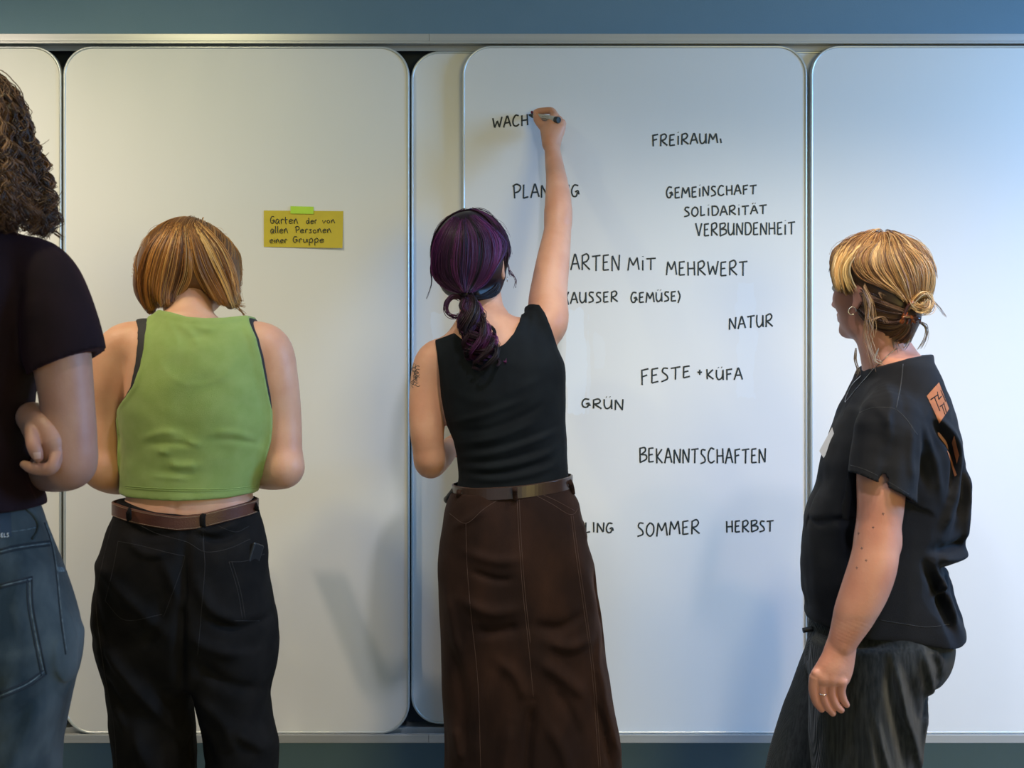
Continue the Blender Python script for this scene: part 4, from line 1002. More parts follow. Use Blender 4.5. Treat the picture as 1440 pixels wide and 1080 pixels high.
# hem slit with hollow inside
def wz(X, Y): 
    c = polyf([(PX(x, d3), PZ(y, d3)) for x, y in ((630, 690), (640, 691), (680, 688), (720, 685), (760, 680), (800, 672), (812, 674))])
    return c(X)
sk.cut(lambda X, Y, Z: Z - wz(X, Y))
skt = build('skirt', sk, M['skirt'], g3)
bvs = bvh(skt)
line_on('seam', bvs, [[(727, 700), (730, 760), (735, 830), (743, 905), (750, 980)], [(730, 700), (733, 760), (738, 830), (746, 905)], [(655, 736), (657, 800), (663, 870), (672, 960), (676, 1080)], [(803, 725), (810, 780), (820, 850), (833, 950), (842, 1080)], [(806, 725), (813, 780), (823, 850), (836, 950), (845, 1080)],
     [(632, 722), (655, 736), (680, 716), (705, 700)], [(750, 695), (775, 708), (803, 724), (815, 712)], [(752, 691), (780, 703), (808, 718)]], .0007, M['skirt_seam'], skt, off=-.0001)['kind'] = 'stuff'
def ring3(t):
    c, s_ = math.cos(t), math.sin(t); a = R(82.5, d3); b_ = .1165; cx = PX(720.5, d3)
    x, y = a * abs(c) ** .92 * (1 if c > 0 else -1), b_ * abs(s_) ** .92 * (1 if s_ > 0 else -1)
    n = np.array([c / a, s_ / b_]); n /= np.linalg.norm(n); return cx + x, -d3 + y, n[0], n[1]
bc = polyf([(-1.0, PZ(689, d3)), (-.6, PZ(689.5, d3)), (0, PZ(686, d3)), (.5, PZ(681, d3)), (1.0, PZ(676, d3))])
belt = band('belt', ring3, lambda t: float(bc(math.cos(t))), .031, .004, M['belt_b'], g3)
bvb = bvh(belt)
for x, y in ((647, 690), (724, 686), (800, 678)):
    pts = [k[0] for k in (hit(bvb, x + (v * .3 if x > 790 else 0), y + v, .0032) for v in (-9, 0, 9)) if k is not None]
    if len(pts) < 2: continue
    pts = [pts[0] + (0, .008, .006)] + pts + [pts[-1] + (0.002, .004, -.014)]
    tubes('belt_loop', [catmull(np.array(pts), 4)], [.0062], M['skirt'], skt, sides=8, flat=.35)
# belt end and round pouch clasp at the left hip
tubes('belt_tail', [catmull(np.array([P(640, 690, d3 + .02), P(632, 700, d3 + .01), P(629, 703, d3)]), 5)], [.010], M['plastic_black'], belt, sides=10)
for sx in (700, 790): shoe('shoe', PX(sx, d3), -d3 - .02, math.pi / 2, M['shoe_black'], g3)

# hair
rg = np.random.RandomState(7); dh = .44
hf = Field(np.array(P(662, 375, dh)) - (.16, .20, .20), np.array(P(662, 375, dh)) + (.16, .22, .16), 0.003)
hf.ell(P(662, 354, .395), (.0940, .100, .0930), None, .01)
hf.ell(T3(-.012, 0, .030), (.100, .080, .089), A3, .01); hf.ell(P(660, 378, .42), (.078, .085, .060), None, .03)
hf.tube([P(658, 385, .45), P(655, 405, .485), P(655, 414, .50)], [.050, .022, .013], .025)
hf.tube([P(698, 388, .41), P(692, 408, .43), P(672, 416, .47)], [.022, .018, .012], .015)
hf.tube([P(630, 385, .42), P(634, 404, .44), P(648, 414, .48)], [.026, .020, .012], .015)
hf.ell(np.array(T3(.115, 0, -.05)), (.085, .064, .098), A3, .01, sub=True)
hf.ell(np.array(T3(-.004, .085, -.018)), (.021, .030, .034), A3, .004, sub=True)
cV, cF = hf.quads(); sm = Samp(hf)
G = [[(636, 304), (613, 332), (606, 362), (609, 390), (628, 408), (651, 414)], [(643, 303), (627, 332), (619, 362), (621, 388), (636, 405), (652, 414)], [(647, 308), (640, 335), (636, 362), (638, 385), (645, 402), (653, 414)],
     [(652, 308), (656, 335), (656, 362), (655, 385), (654, 400), (655, 414)], [(658, 303), (675, 328), (679, 358), (674, 384), (665, 402), (657, 414)], [(666, 301), (694, 326), (700, 356), (692, 384), (676, 402), (659, 414)], [(675, 304), (709, 334), (713, 352), (700, 374), (686, 398), (662, 414)]]
a1, c1 = guide_hair(rg, G, 2400, 12, dh, sm, -.36, ncl=70, wild=.7, clump=.4, wave=.4, tipw=.2)
G2 = [[(700, 398), (694, 406), (680, 414), (660, 417)], [(704, 400), (698, 414), (682, 420), (660, 420)]]
a1b, c1b = guide_hair(rg, G2, 200, 12, dh, sm, -.36, ncl=10, wild=1, clump=.3)
a2 = shell_hair(rg, T3, A3, sm, 600, 12, .1, (1.2, 5.1), (1.1, 1.9), r=.11)
# curled ponytail
locks = []; lc = []
axis = catmull(np.array([P(655, 412, .495), P(659, 430, .52), P(664, 455, .53), P(672, 480, .535), P(680, 500, .535), P(686, 514, .53)]), 8)
for k in range(34):
    ph = rg.uniform(0, 6.28); tr_ = rg.uniform(.65, 1.05); turns = rg.uniform(1.6, 3.2) * rg.choice([-1, 1]); R0 = rg.uniform(.016, .036); oa = rg.uniform(0, 6.28); oo = rg.uniform(0, .030)
    n = 26; t = np.linspace(0, tr_, n); base = np.stack([np.interp(t, np.linspace(0, 1, len(axis)), axis[:, i]) for i in range(3)], -1)
    env = np.sin(np.clip(t * 1.8 + .12, 0, 1.45)); a = ph + turns * 6.28 * t
    base = base + np.stack([env * (R0 * np.cos(a) * .8 + oo * math.cos(oa)), env * (R0 * np.sin(a) * .6 + oo * math.sin(oa) * .8), R0 * .3 * np.sin(a + 1)], -1)
    for j in range(28):
        w = rg.normal(0, .0026, 3); locks.append(base + w * (0.5 + .8 * np.sin(np.linspace(0, 3.1, n)))[:, None] + rg.normal(0, .0006, 3) * np.sin(np.linspace(0, 9, n) + rg.uniform(0, 6))[:, None]); lc.append(k)
# the loop curl standing off to the left of the tie
for k in range(22):
    c_ = np.array(P(637, 432, .50)); t = np.linspace(-.6, 3.9, 26); w = rg.normal(0, .0030, 3)
    locks.append(c_ + w + np.stack([-(.021 + rg.normal(0, .0015)) * np.sin(t) + .006, 0 * t - .004 * t, .024 * np.cos(t)], -1)); lc.append(34)
for k in range(36):
    c_ = np.array(P(688, 470, .52)); t = np.linspace(-1.2, 3.4, 26); w = rg.normal(0, .0016, 3)
    locks.append(c_ + w + np.stack([(.012 + rg.normal(0, .001)) * np.sin(t), 0 * t - .004 * t, .018 * np.cos(t)], -1)); lc.append(35)
a3 = np.array(locks); lc = np.array(lc)
def resamp(a, n):
    k = np.linspace(0, a.shape[1] - 1, n); i = np.minimum(k.astype(int), a.shape[1] - 2); f = (k - i)[None, :, None]; return a[:, i] * (1 - f) + a[:, i + 1] * f
w_ = wisps(rg, [([(612, 350), (606, 375), (607, 398), (600, 420)], .40), ([(700, 345), (712, 368), (717, 385), (722, 388)], .36), ([(708, 340), (714, 352), (712, 362)], .38), ([(680, 300), (700, 318), (712, 335)], .38), ([(716, 380), (725, 392), (724, 405)], .36)], 5, .0015, dh, 12)
def fix(Pp, n=26): return resamp(Pp, n)
A_ = np.concatenate([a1, a1b, a2, w_])
pal = [(.020, .008, .014), (.055, .012, .045), (.11, .020, .085), (.035, .018, .075), (.010, .006, .010)]
cb = pick(rg, pal, [4, 2.5, 1.2, 1.2, 3], 70)
mx_ = (a1[:, 7, 0] - PX(660, .5)) / .08
tintc = np.clip(cb[c1] * rg.uniform(.7, 1.3, (len(a1), 1)), 0, 1) + np.clip(np.abs(mx_) - .35, 0, 1)[:, None] * np.array([.06, .006, .055])
cols = np.concatenate([tintc, pick(rg, [(.012, .010, .016)], [1], len(a1b)), pick(rg, pal, [4, 2, 1, 1, 3], len(a2)), pick(rg, [(.05, .012, .04)], [1], len(w_))])
M['hair_dark'] = mat('hair_dark', (0.3, 0.2, 0.1), 0.42, tint=True, spec=0.3)
hair3 = strands('hair', A_, .00085, M['hair_dark'], g3, cols, (cV, cF, (.012, .006, .010)))
kb = pick(rg, pal, [4, 3, 1.5, 1, 2], 36)
strands('ponytail', a3, .0012, M['hair_dark'], g3, kb[lc] * rg.uniform(.7, 1.3, (len(a3), 1)))
tubes('hair_tie', [catmull(np.array([P(655 + 9 * math.cos(t), 414 + 5 * math.sin(t), .50 + .012 * math.sin(t + 1)) for t in np.linspace(0, 6.28, 10)]), 3)], [.003], M['plastic_black'], g3, sides=8)
e_ = np.array(T3(.0, .088, -.046))
tubes('earring', [np.array([e_ + (0, .006 * math.cos(t), .006 * math.sin(t) - .004) for t in np.linspace(0, 6.28, 16)])], [.0009], M['silver'], g3, sides=6)
adopt(g3)
# ------------------------------------------------------------------ woman in the printed black tee at the right
M['tee'] = mat('washed_black_cotton_tee', (0.0085, 0.0095, 0.013), 0.85, (0.014, 0.015, 0.018), 9, bump=0.25, bscale=700, spec=0.18, sheen=0.03)
M['tee_rib'] = mat('black_rib_collar', (0.026, 0.028, 0.032), 0.85, bump=0.3, bscale=500, sheen=0.1)
M['cord'] = mat('charcoal_needlecord', (0.012, 0.015, 0.017), 0.9, (0.032, 0.037, 0.039), 60, stretch=(3, 3, .25), bump=0.6, wave=260, bstretch=(1, 1, .02), spec=0.12, sheen=0.15)
M['print'] = mat('faded_orange_print', (0.42, 0.15, 0.055), 0.85, (0.34, 0.12, 0.05), 60)
M['sticker'] = mat('white_name_sticker', (0.62, 0.63, 0.66), 0.5)
M['shell_clip'] = mat('tortoiseshell_clip', (0.05, 0.014, 0.008), 0.15, (0.42, 0.10, 0.015), 55, coat=0.5, lo=.45, hi=.62)
d4 = .60
g4 = person('blonde woman in black tee with orange back print and clipped-up hair, watching', (PX(1230, d4), -d4, 0))
body = Field((PX(1105, .6), -0.96, PZ(925, d4)), (PX(1375, .6), -0.30, PZ(318, d4)), 0.005)
body.tube([P(1256, 520, d4), P(1246, 495, d4), P(1238, 470, d4), P(1236, 440, d4)], [.064, .056, .052, .052], .02)
tors = [rowp(505, 1222, 1304, d4, .09), rowp(520, 1212, 1308, d4, .13), rowp(545, 1200, 1316, d4, .165), rowp(575, 1184, 1326, d4, .18), rowp(610, 1172, 1334, d4, .17), rowp(680, 1156, 1338, d4, .155), rowp(760, 1140, 1322, d4, .145), rowp(830, 1145, 1312, d4, .15), rowp(900, 1152, 1318, d4, .15), rowp(960, 1150, 1310, d4, .15)]
body.loft(tors, .02)
da = .80
up4 = ([P(1252, 585, .74), P(1246, 620, .775), P(1240, 670, .79), P(1238, 715, .80), P(1233, 760, .805)], [.052, .054, .0495, .0455, .0425])
fo4 = ([P(1234, 752, .805), P(1229, 790, .81), P(1218, 825, .81), P(1203, 860, .81), P(1190, 890, .81), P(1180, 913, .805)], [.0425, .0465, .0465, .0415, .0320, .0265])
def wrist_flat(F_, lst, k=.01, **kw): F_.tube(lst[0], lst[1], k, 6, **kw)
body.tube(*up4, .012, 6); body.tube(*fo4, .008, 6)
body.ell(P(1256, 762, .80), (.010, .02, .020), None, .02)
body.tube([P(1252, 585, .46), P(1246, 640, .42), P(1240, 720, .40), P(1225, 800, .38), P(1200, 880, .36)], [.05, .05, .044, .038, .026], .012)
zc4 = PZ(870, .81); body.sink(zc4, -1, ymax=-.70); body.cut(lambda X, Y, Z: np.where(Y < -.70, np.float32(zc4 - .017) - Z, -1)); body.cut(lambda X, Y, Z: np.float32(PZ(905, d4)) - Z)
A4 = frame((-.60, .80, .04)); hc4 = P(1234, 406, d4)
T4 = head(body, hc4, A4, 1.0)
wc = P(1180, 913, .805)
h4 = Field(np.array(wc) - (.075, .06, .17), np.array(wc) + (.08, .07, .10), 0.0016)
h4.tube(*fo4, .008, 6)
h4.sink(zc4, 1); h4.cut(lambda X, Y, Z: Z - np.float32(zc4 + .017))
q = lambda X, Y, d: P(1120 + X / 7.717, 880 + Y / 7.714, d)
F8 = ((0, 1, 0), .72)
h4.tube([q(470, 270, .805), q(350, 430, .808), q(245, 540, .812), q(200, 590, .812)], [.0240, .0215, .0170, .0120], .012, 5, flat=F8)
h4.tube([q(470, 270, .805), q(370, 430, .815), q(300, 560, .818), q(290, 600, .818)], [.0240, .0220, .0170, .0115], .012, 5, flat=F8)
h4.tube([q(480, 280, .805), q(440, 430, .815), q(395, 560, .818), q(388, 600, .818)], [.0240, .0220, .0170, .0115], .012, 5, flat=F8)
h4.tube([q(490, 290, .805), q(510, 430, .808), q(500, 560, .812), q(492, 600, .812)], [.0230, .0210, .0160, .0120], .012, 5, flat=F8)
h4.ell(q(510, 225, .822), (.009, .010, .012), None, .010)
for X, Y in ((205, 520), (285, 575), (392, 585), (485, 610)): h4.ell(q(X, Y, .823), (.007, .006, .008), None, .010)
for pts, r in (([(196, 560), (186, 690), (212, 815), (272, 905)], (.0105, .0100, .0088, .0068)), ([(285, 590), (277, 720), (322, 850), (392, 945)], (.0112, .0102, .0092, .0072)),
               ([(386, 600), (377, 720), (420, 845), (484, 912)], (.0112, .0100, .0090, .0070)), ([(494, 600), (480, 700), (503, 790), (545, 858)], (.0112, .0098, .0082, .0062))):
    h4.tube([q(x, y, .818 - .004 * i) for i, (x, y) in enumerate(pts)], r, .0015, 6)
h4.tube([q(300, 440, .795), q(215, 560, .775), q(200, 680, .765), q(220, 760, .762)], [.015, .0115, .0100, .0075], .006, 5)    # thumb, behind the palm
hb = Field(np.array(P(1200, 880, .36)) - (.12, .10, .22), np.array(P(1200, 880, .36)) + (.10, .10, .06), 0.0026)
hand(hb, P(1200, 880, .36), (-.25, 0, -1), (.2, -1, 0), 1, (.4, .5, .6, .7), .4, .95)
b4 = build('body', [body, h4, hb], M['skin_c'], g4)
eyes(T4, A4, 1.0, g4)
bv4 = bvh(b4)
for X, Y, a in ((548, 850, .5), (268, 905, .4), (400, 955, .3), (490, 915, .5)):
    pass
rp = [hit(bv4, 1120 + x / 7.717, 880 + y / 7.714, .0006) for x, y in ((240, 732), (262, 742), (290, 748), (315, 746), (328, 742))]
tubes('ring', [np.array([k[0] for k in rp if k is not None])], [.0009], M['silver'], g4, sides=6)
cr = []
for x, y in ((1242, 722.5), (1228, 741.5), (1207.5, 750), (1212, 771), (1218, 788), (1205, 798.5)):
    cr += [[(x - 1.7, y + .3), (x + 1.7, y - .3)], [(x - .3, y - 2), (x + .3, y + 2)]]
line_on('small_cross_tattoo', bv4, cr, .0006, M['tattoo'], b4, off=.0001, step=1.5, flat=.3)['kind'] = 'stuff'

# tee
tee = Field((PX(1108, .6), -0.94, PZ(905, d4)), (PX(1378, .6), -0.28, PZ(488, d4)), 0.0034)
tee.loft([rowp(y, l, r_, d4, b_, n_) for y, l, r_, b_, n_ in ((500, 1232, 1302, .075, 2.1), (510, 1218, 1308, .10, 2.1), (522, 1208, 1313, .135, 2.1), (540, 1198, 1321, .165, 2.1), (560, 1188, 1329, .182, 2.1), (580, 1178, 1336, .188, 2.15), (600, 1170, 1341, .188, 2.2), (620, 1162, 1346, .183, 2.2), (645, 1153, 1350, .178, 2.2),
          (680, 1148, 1353, .172, 2.2), (710, 1134, 1354, .168, 2.2), (728, 1128, 1353, .167, 2.2), (745, 1126, 1352, .166, 2.2), (770, 1123, 1348, .165, 2.2), (782, 1123, 1338, .165, 2.2), (795, 1123, 1329, .166, 2.2), (830, 1125, 1333, .170, 2.2), (855, 1129, 1344, .176, 2.2), (875, 1130, 1352, .180, 2.2), (900, 1132, 1352, .182, 2.2))], .01)
tee.tube([P(1258, 570, .70), P(1254, 600, .765), P(1246, 640, .785), P(1240, 675, .795), P(1236, 715, .80)], [.060, .070, .0690, .0705, .0730], .025, 6)
tee.loft(tors, .02, .007)
tee.tube([P(1258, 570, .50), P(1250, 610, .44), P(1240, 700, .41)], [.062, .066, .066], .025, 6)
tee.folds([([(1225, 590), (1220, 630), (1222, 665)], 6, .004), ([(1240, 588), (1245, 630), (1262, 680)], 6, -.004), ([(1262, 582), (1278, 605), (1296, 625), (1300, 660), (1292, 690)], 6, -.014), ([(1255, 580), (1275, 590), (1300, 612), (1310, 640)], 6, .007), ([(1248, 600), (1268, 640), (1280, 690)], 6, .005), ([(1200, 600), (1190, 640), (1180, 690)], 9, -.006),
           ([(1308, 620), (1302, 680), (1285, 740)], 8, .008), ([(1322, 640), (1318, 700), (1300, 750)], 7, -.007), ([(1335, 650), (1332, 710), (1325, 765)], 8, .008), ([(1272, 758), (1300, 756), (1330, 750)], 6, -.009), ([(1275, 768), (1310, 772), (1345, 768)], 7, .010), ([(1280, 782), (1300, 790), (1325, 786)], 6, -.012),
           ([(1258, 775), (1275, 800), (1290, 840), (1305, 880)], 8, -.014), ([(1268, 770), (1292, 810), (1312, 860)], 7, .010), ([(1290, 800), (1285, 815), (1278, 825)], 5, .007), ([(1245, 860), (1262, 868), (1290, 872)], 5, .004), ([(1322, 800), (1328, 840), (1340, 870)], 6, .005), ([(1310, 795), (1296, 815), (1284, 830)], 5, -.006),
           ([(1135, 735), (1150, 725), (1170, 722)], 6, -.006), ([(1180, 560), (1195, 590), (1190, 640)], 6, .003), ([(1150, 700), (1158, 760), (1155, 830)], 9, .006), ([(1170, 700), (1175, 780), (1165, 850)], 9, -.005), ([(1213, 540), (1200, 570), (1188, 600)], 5, .003), ([(1225, 545), (1215, 580)], 5, -.002)], d4, ymid=-d4, g=1.6)
tee.noise(.0024, 17, 21, (1, 1, .8)); tee.noise(.0012, 50, 22)
Nf = polyf([(PX(x, d4), PZ(y, d4)) for x, y in ((1195, 530), (1210, 522), (1218, 519), (1235, 512), (1255, 506), (1275, 503), (1296, 500), (1305, 499))])
tee.cut(lambda X, Y, Z: Z - Nf(X))
tee.cut(lambda X, Y, Z: np.where(np.abs(Y + d4) > .135, np.float32(PZ(664, da)) - Z - (X - PX(1193, da)) * -.46 - np.where(X > 9, 0, 0) if False else np.where((np.hypot(1, 0) > 0) & (np.abs(Y + d4) > .165), (np.float32(PZ(661, da)) - (X - PX(1193, da)) * .50) - Z, -1), -1), 0)
Hm = polyf([(PX(x, d4), PZ(y, d4)) for x, y in ((1120, 862), (1132, 869), (1200, 876), (1240, 879), (1275, 885), (1305, 889), (1330, 887), (1345, 880), (1355, 870))])
tee.add(lambda X, Y, Z: .0012 * bd(Z - Hm(X) - .010, .008) + .0012 * bd(Nf(X) - Z - .007, .009))
tee.cut(lambda X, Y, Z: Hm(X) - Z)
# hollow sleeves round the arms
tee.tube([P(1240, 650, .79), P(1238, 690, .80), P(1235, 740, .805)], [.052, .0575, .062], .003, 4, sub=True)
tt_ = build('tee_shirt', tee, M['tee'], g4)
bvt = bvh(tt_)
line_on('seam', bvt, [[(1270, 512), (1267, 540), (1260, 575)], [(1205, 582), (1225, 574), (1245, 573), (1260, 576), (1275, 590), (1290, 612)]], .0012, M['tee_rib'], tt_, off=-.0004)
line_on('hem_stitching', bvt, [[(1237, 872), (1275, 878), (1305, 882), (1335, 878)], [(1192, 653), (1215, 660), (1240, 672), (1278, 695)]], .0008, M['tee_rib'], tt_, off=-.0002)['kind'] = 'stuff'
decal('printed_patch', bvt, [(1303, 557), (1320, 538), (1334, 575), (1321, 595)], M['print'], tt_, 8, 8)['label'] = 'orange rectangle printed on the back'
decal('printed_figure', bvt, [(1331, 633), (1336, 640), (1346, 668), (1343, 670)], M['print'], tt_, 6, 6)
decal('printed_figure', bvt, [(1339, 622), (1342, 612), (1349, 640), (1346, 652)], M['print'], tt_, 6, 6)
line_on('print_letters', bvt, [[(1308, 562.5), (1319, 555)], [(1313.5, 559), (1321, 578)], [(1319.5, 562), (1317.5, 551)], [(1319.5, 562), (1323.5, 557)], [(1321, 572), (1327, 568)], [(1324, 571), (1328, 583)],
         [(1322, 549), (1329, 565)], [(1326, 566), (1330, 580)]], .0012, M['tee'], tt_, off=.0012, flat=.3)
hs = hit(bvt, 1166, 622, .002)
nn_ = hs[1] * .6 + np.array((0, -1, 0)) * .6; nn_ /= np.linalg.norm(nn_); qs = []
for px, py in ((1170, 601), (1175, 618.5), (1158, 644), (1152, 634)):
    r_ = np.array(((px - 720) / FPX, 1, (540 - py) / FPX)); o0 = np.array((0, -CAM_D, CAM_Z)); qs.append(o0 + r_ * ((hs[0] + hs[1] * .004 - o0) @ nn_) / (r_ @ nn_))
qs += [p - nn_ * .0012 for p in qs]
mesh_poly('name_sticker', qs, [(0, 1, 2, 3), (7, 6, 5, 4), (0, 4, 5, 1), (1, 5, 6, 2), (2, 6, 7, 3), (3, 7, 4, 0)], M['sticker'], tt_)['label'] = 'small white name sticker on the chest'

# trousers
tr = Field((PX(1060, .5), -0.86, 0.03), (PX(1352, d4), -0.30, PZ(840, d4)), 0.005)
dn, df = .685, .50
tr.loft([rowp(y, l, r_, d4, b_) for y, l, r_, b_ in ((850, 1140, 1330, .155), (880, 1136, 1336, .165), (905, 1134, 1338, .17), (930, 1130, 1332, .17), (950, 1132, 1318, .165))], .01)
tr.loft([rowp(y, l, r_, dn, b_) for y, l, r_, b_ in ((900, 1140, 1338, .09), (930, 1139, 1330, .10), (950, 1139, 1316, .105), (968, 1139, 1305, .108), (1000, 1139, 1303, .11), (1040, 1139, 1296, .112), (1080, 1140, 1290, .115), (1180, 1145, 1285, .12), (1340, 1150, 1282, .13))], .015)
tr.loft([rowp(y, l, r_, df, b_) for y, l, r_, b_ in ((890, 1142, 1300, .09), (930, 1126, 1290, .10), (970, 1112, 1280, .105), (1000, 1100, 1270, .11), (1050, 1084, 1255, .112), (1080, 1077, 1250, .115), (1180, 1060, 1235, .12), (1300, 1050, 1225, .13))], .01)
tr.folds([([(1275, 900), (1282, 925), (1290, 950), (1298, 975)], 6, .010), ([(1288, 905), (1300, 930), (1300, 955)], 6, -.008), ([(1232, 905), (1238, 940), (1248, 985), (1262, 1020), (1278, 1075)], 6, .011), ([(1225, 915), (1228, 960), (1238, 1010), (1250, 1070)], 7, -.009), ([(1250, 925), (1262, 970), (1275, 1010)], 9, -.008),
          ([(1205, 980), (1212, 1020), (1228, 1075)], 5, .008), ([(1194, 990), (1200, 1040), (1204, 1080)], 5, .006), ([(1180, 1010), (1186, 1080)], 6, -.005), ([(1292, 985), (1282, 1020), (1275, 1070)], 5, .008), ([(1302, 960), (1290, 975), (1280, 1000)], 5, -.007), ([(1150, 900), (1148, 980), (1150, 1075)], 7, .005)], dn, ymid=-d4, g=1.2)
tr.noise(.002, 18, 31, (1, 1, .5))
tr2 = build('trousers', tr, M['cord'], g4)
tubes('waist_cord', [catmull(np.array([P(1150, 884, .60), P(1138, 885, .60), P(1129, 886.5, .60)]), 4)], [.0058], M['plastic_black'], tr2, sides=10)
for sx, dd in ((1215, .68), (1150, .50)): shoe('shoe', PX(sx, dd), -dd, math.pi + .1 if dd > .6 else math.pi - .15, M['shoe_white'], g4)
# silver necklace
line_on('necklace', bvh([b4, tt_]), [[(1262, 490), (1252, 497), (1244, 505), (1232, 516), (1218, 532), (1205, 547), (1196, 558), (1189, 566), (1192, 555), (1200, 540), (1212, 528)]], .0009, M['silver'], g4, off=.0012, step=2)
e_ = np.array(T4(.004, -.086, -.046))
tubes('hoop_earring', [np.array([e_ + .0085 * (math.cos(t) * np.array((1, 0, 0)) + math.sin(t) * np.array((.1, 0, 1))) - (0, .002, .007) for t in np.linspace(-.3, 5.4, 22)])], [.0011], M['silver'], g4, sides=6)

# hair
rg = np.random.RandomState(11); dh = .62
hf = Field(np.array(P(1242, 405, dh)) - (.17, .19, .17), np.array(P(1242, 405, dh)) + (.17, .19, .15), 0.003)
hf.ell(P(1250, 392, .60), (.098, .090, .088), None, .01); hf.ell(T4(-.012, 0, .030), (.102, .082, .091), A4, .01)
hf.ell(P(1208, 372, .60), (.056, .075, .056), None, .03)
hf.ell(P(1242, 420, .62), (.066, .070, .070), None, .03)
hf.tube([P(1262, 440, .64), P(1265, 462, .63), P(1272, 476, .61)], [.052, .034, .016], .02)
hf.tube([P(1182, 360, .61), P(1178, 385, .63), P(1181, 402, .64)], [.017, .012, .004], .02)
hf.ell(np.array(T4(.112, 0, -.052)), (.070, .072, .082), A4, .008, sub=True)
hf.ell(np.array(T4(.008, -.085, -.022)), (.024, .030, .032), A4, .004, sub=True)
hf.ell(np.array(T4(.060, -.060, -.06)), (.05, .05, .062), A4, .008, sub=True)
cV, cF = hf.quads(); sm = Samp(hf); K = (1280, 436)
G1 = [[(1196, 341), (1179, 352), (1171, 372), (1171, 394), (1178, 414)], [(1204, 340), (1187, 356), (1178, 376), (1179, 396), (1186, 420)], [(1212, 340), (1196, 358), (1186, 378), (1188, 398), (1198, 420)], [(1220, 339), (1204, 358), (1194, 378), (1200, 398), (1212, 414)]]
G2 = [[(1222, 339), (1204, 352), (1198, 372), (1210, 392), (1232, 402), (1255, 412)], [(1232, 337), (1215, 352), (1210, 372), (1222, 390), (1245, 402), (1265, 416)], [(1240, 336), (1228, 352), (1226, 372), (1240, 392), (1258, 408), (1272, 424)],
      [(1248, 336), (1244, 354), (1250, 376), (1262, 398), (1272, 416), (1280, 432)], [(1256, 337), (1262, 356), (1272, 378), (1280, 398), (1284, 416), (1285, 432)], [(1264, 339), (1284, 356), (1297, 376), (1300, 396), (1298, 414), (1290, 430)], [(1272, 342), (1298, 358), (1312, 380), (1314, 400), (1308, 418), (1296, 432)]]
G3 = [[(1190, 398), (1203, 404), (1225, 412), (1250, 424), (1278, 436)], [(1200, 405), (1212, 416), (1232, 424), (1255, 432), (1278, 440)], [(1203, 420), (1214, 434), (1234, 442), (1256, 446), (1278, 444)], [(1205, 436), (1218, 452), (1240, 460), (1260, 460), (1278, 448)], [(1222, 460), (1238, 472), (1256, 476), (1270, 466), (1280, 450)], [(1240, 478), (1258, 484), (1274, 480), (1284, 466), (1284, 450)]]
a1, c1 = guide_hair(rg, G1, 800, 11, dh, sm, -.52, ncl=30, wild=1.1, clump=.4, off=(.002, .008))
a2, c2 = guide_hair(rg, G2, 2300, 11, dh, sm, -.52, ncl=80, wild=1.6, clump=.4, wave=1.6, off=(.002, .009))
a3, c3 = guide_hair(rg, G3, 1500, 11, dh, sm, -.52, ncl=50, wild=1.4, clump=.4, wave=1.2, off=(.000, .005))
a4 = shell_hair(rg, T4, A4, sm, 900, 11, .1, (0, 6.28), (1.0, 1.7), r=.11)
w1 = wisps(rg, [([(1214, 405), (1223, 425), (1221, 445), (1226, 462), (1222, 480)], .705), ([(1214, 412), (1219, 440), (1216, 465), (1222, 490), (1230, 512)], .68), ([(1216, 400), (1228, 430), (1230, 460)], .69)], 9, .0075, dh, 11)
w2 = wisps(rg, [([(1292, 452), (1302, 460), (1301, 475), (1293, 490)], .61), ([(1262, 462), (1258, 475), (1262, 492)], .66), ([(1285, 465), (1278, 480), (1270, 492)], .65), ([(1203, 490), (1202, 505), (1206, 518), (1204, 525)], .62), ([(1235, 490), (1230, 505), (1240, 512)], .66)], 9, .004, dh, 11)
w3 = wisps(rg, [([(1218, 345), (1214, 334), (1222, 339)], .60), ([(1235, 340), (1240, 334), (1252, 339)], .60), ([(1228, 342), (1232, 333), (1245, 337)], .60), ([(1280, 346), (1300, 358), (1314, 376)], .58), ([(1300, 415), (1318, 428), (1330, 445)], .64), ([(1240, 420), (1236, 412), (1245, 416)], .70), ([(1225, 450), (1240, 446), (1248, 454)], .69)], 5, .0022, dh, 11)
bun = []
for k in range(420):
    ph = rg.uniform(0, 1); R0 = rg.uniform(.006, .024); c_ = np.array(P(1294 + rg.normal(0, 2.6), 425 + rg.normal(0, 2.6), .712 - ph * .03)); t = np.linspace(0, rg.uniform(2.6, 5.2), 11) + rg.uniform(-.6, .6) - 2.2
    bun.append(c_ + np.stack([R0 * np.cos(-t) * 1.05, -.012 * np.sin(t * .8), R0 * np.sin(-t) * .95], -1))
for k in range(200):
    c_ = np.array(P(1286, 430, .70)); t = np.linspace(0, 1, 11); w = rg.normal(0, .0025, 3)
    bun.append(c_ + w + np.stack([-.012 + .045 * t, -.012 * np.sin(t * 3), .028 * np.sin(t * 2.6) - .004], -1))
bun = np.array(bun)
def lk(c, N, pal, wt): return pick(rg, pal, wt, c.max() + 1)[c] * rg.uniform(.75, 1.3, (N, 1))
blond = [(.72, .50, .22), (.60, .36, .13), (.45, .25, .08), (.75, .62, .40)]; gold = [(.48, .26, .09), (.30, .14, .05), (.62, .40, .18), (.16, .07, .03)]; dark = [(.10, .045, .025), (.18, .09, .04), (.06, .03, .02), (.30, .17, .08)]
cc2 = lk(c2, len(a2), gold, [4, 3, 2.4, 2])
dk = np.clip((a2[:, -1, 2] * 0 + 1), 0, 1)
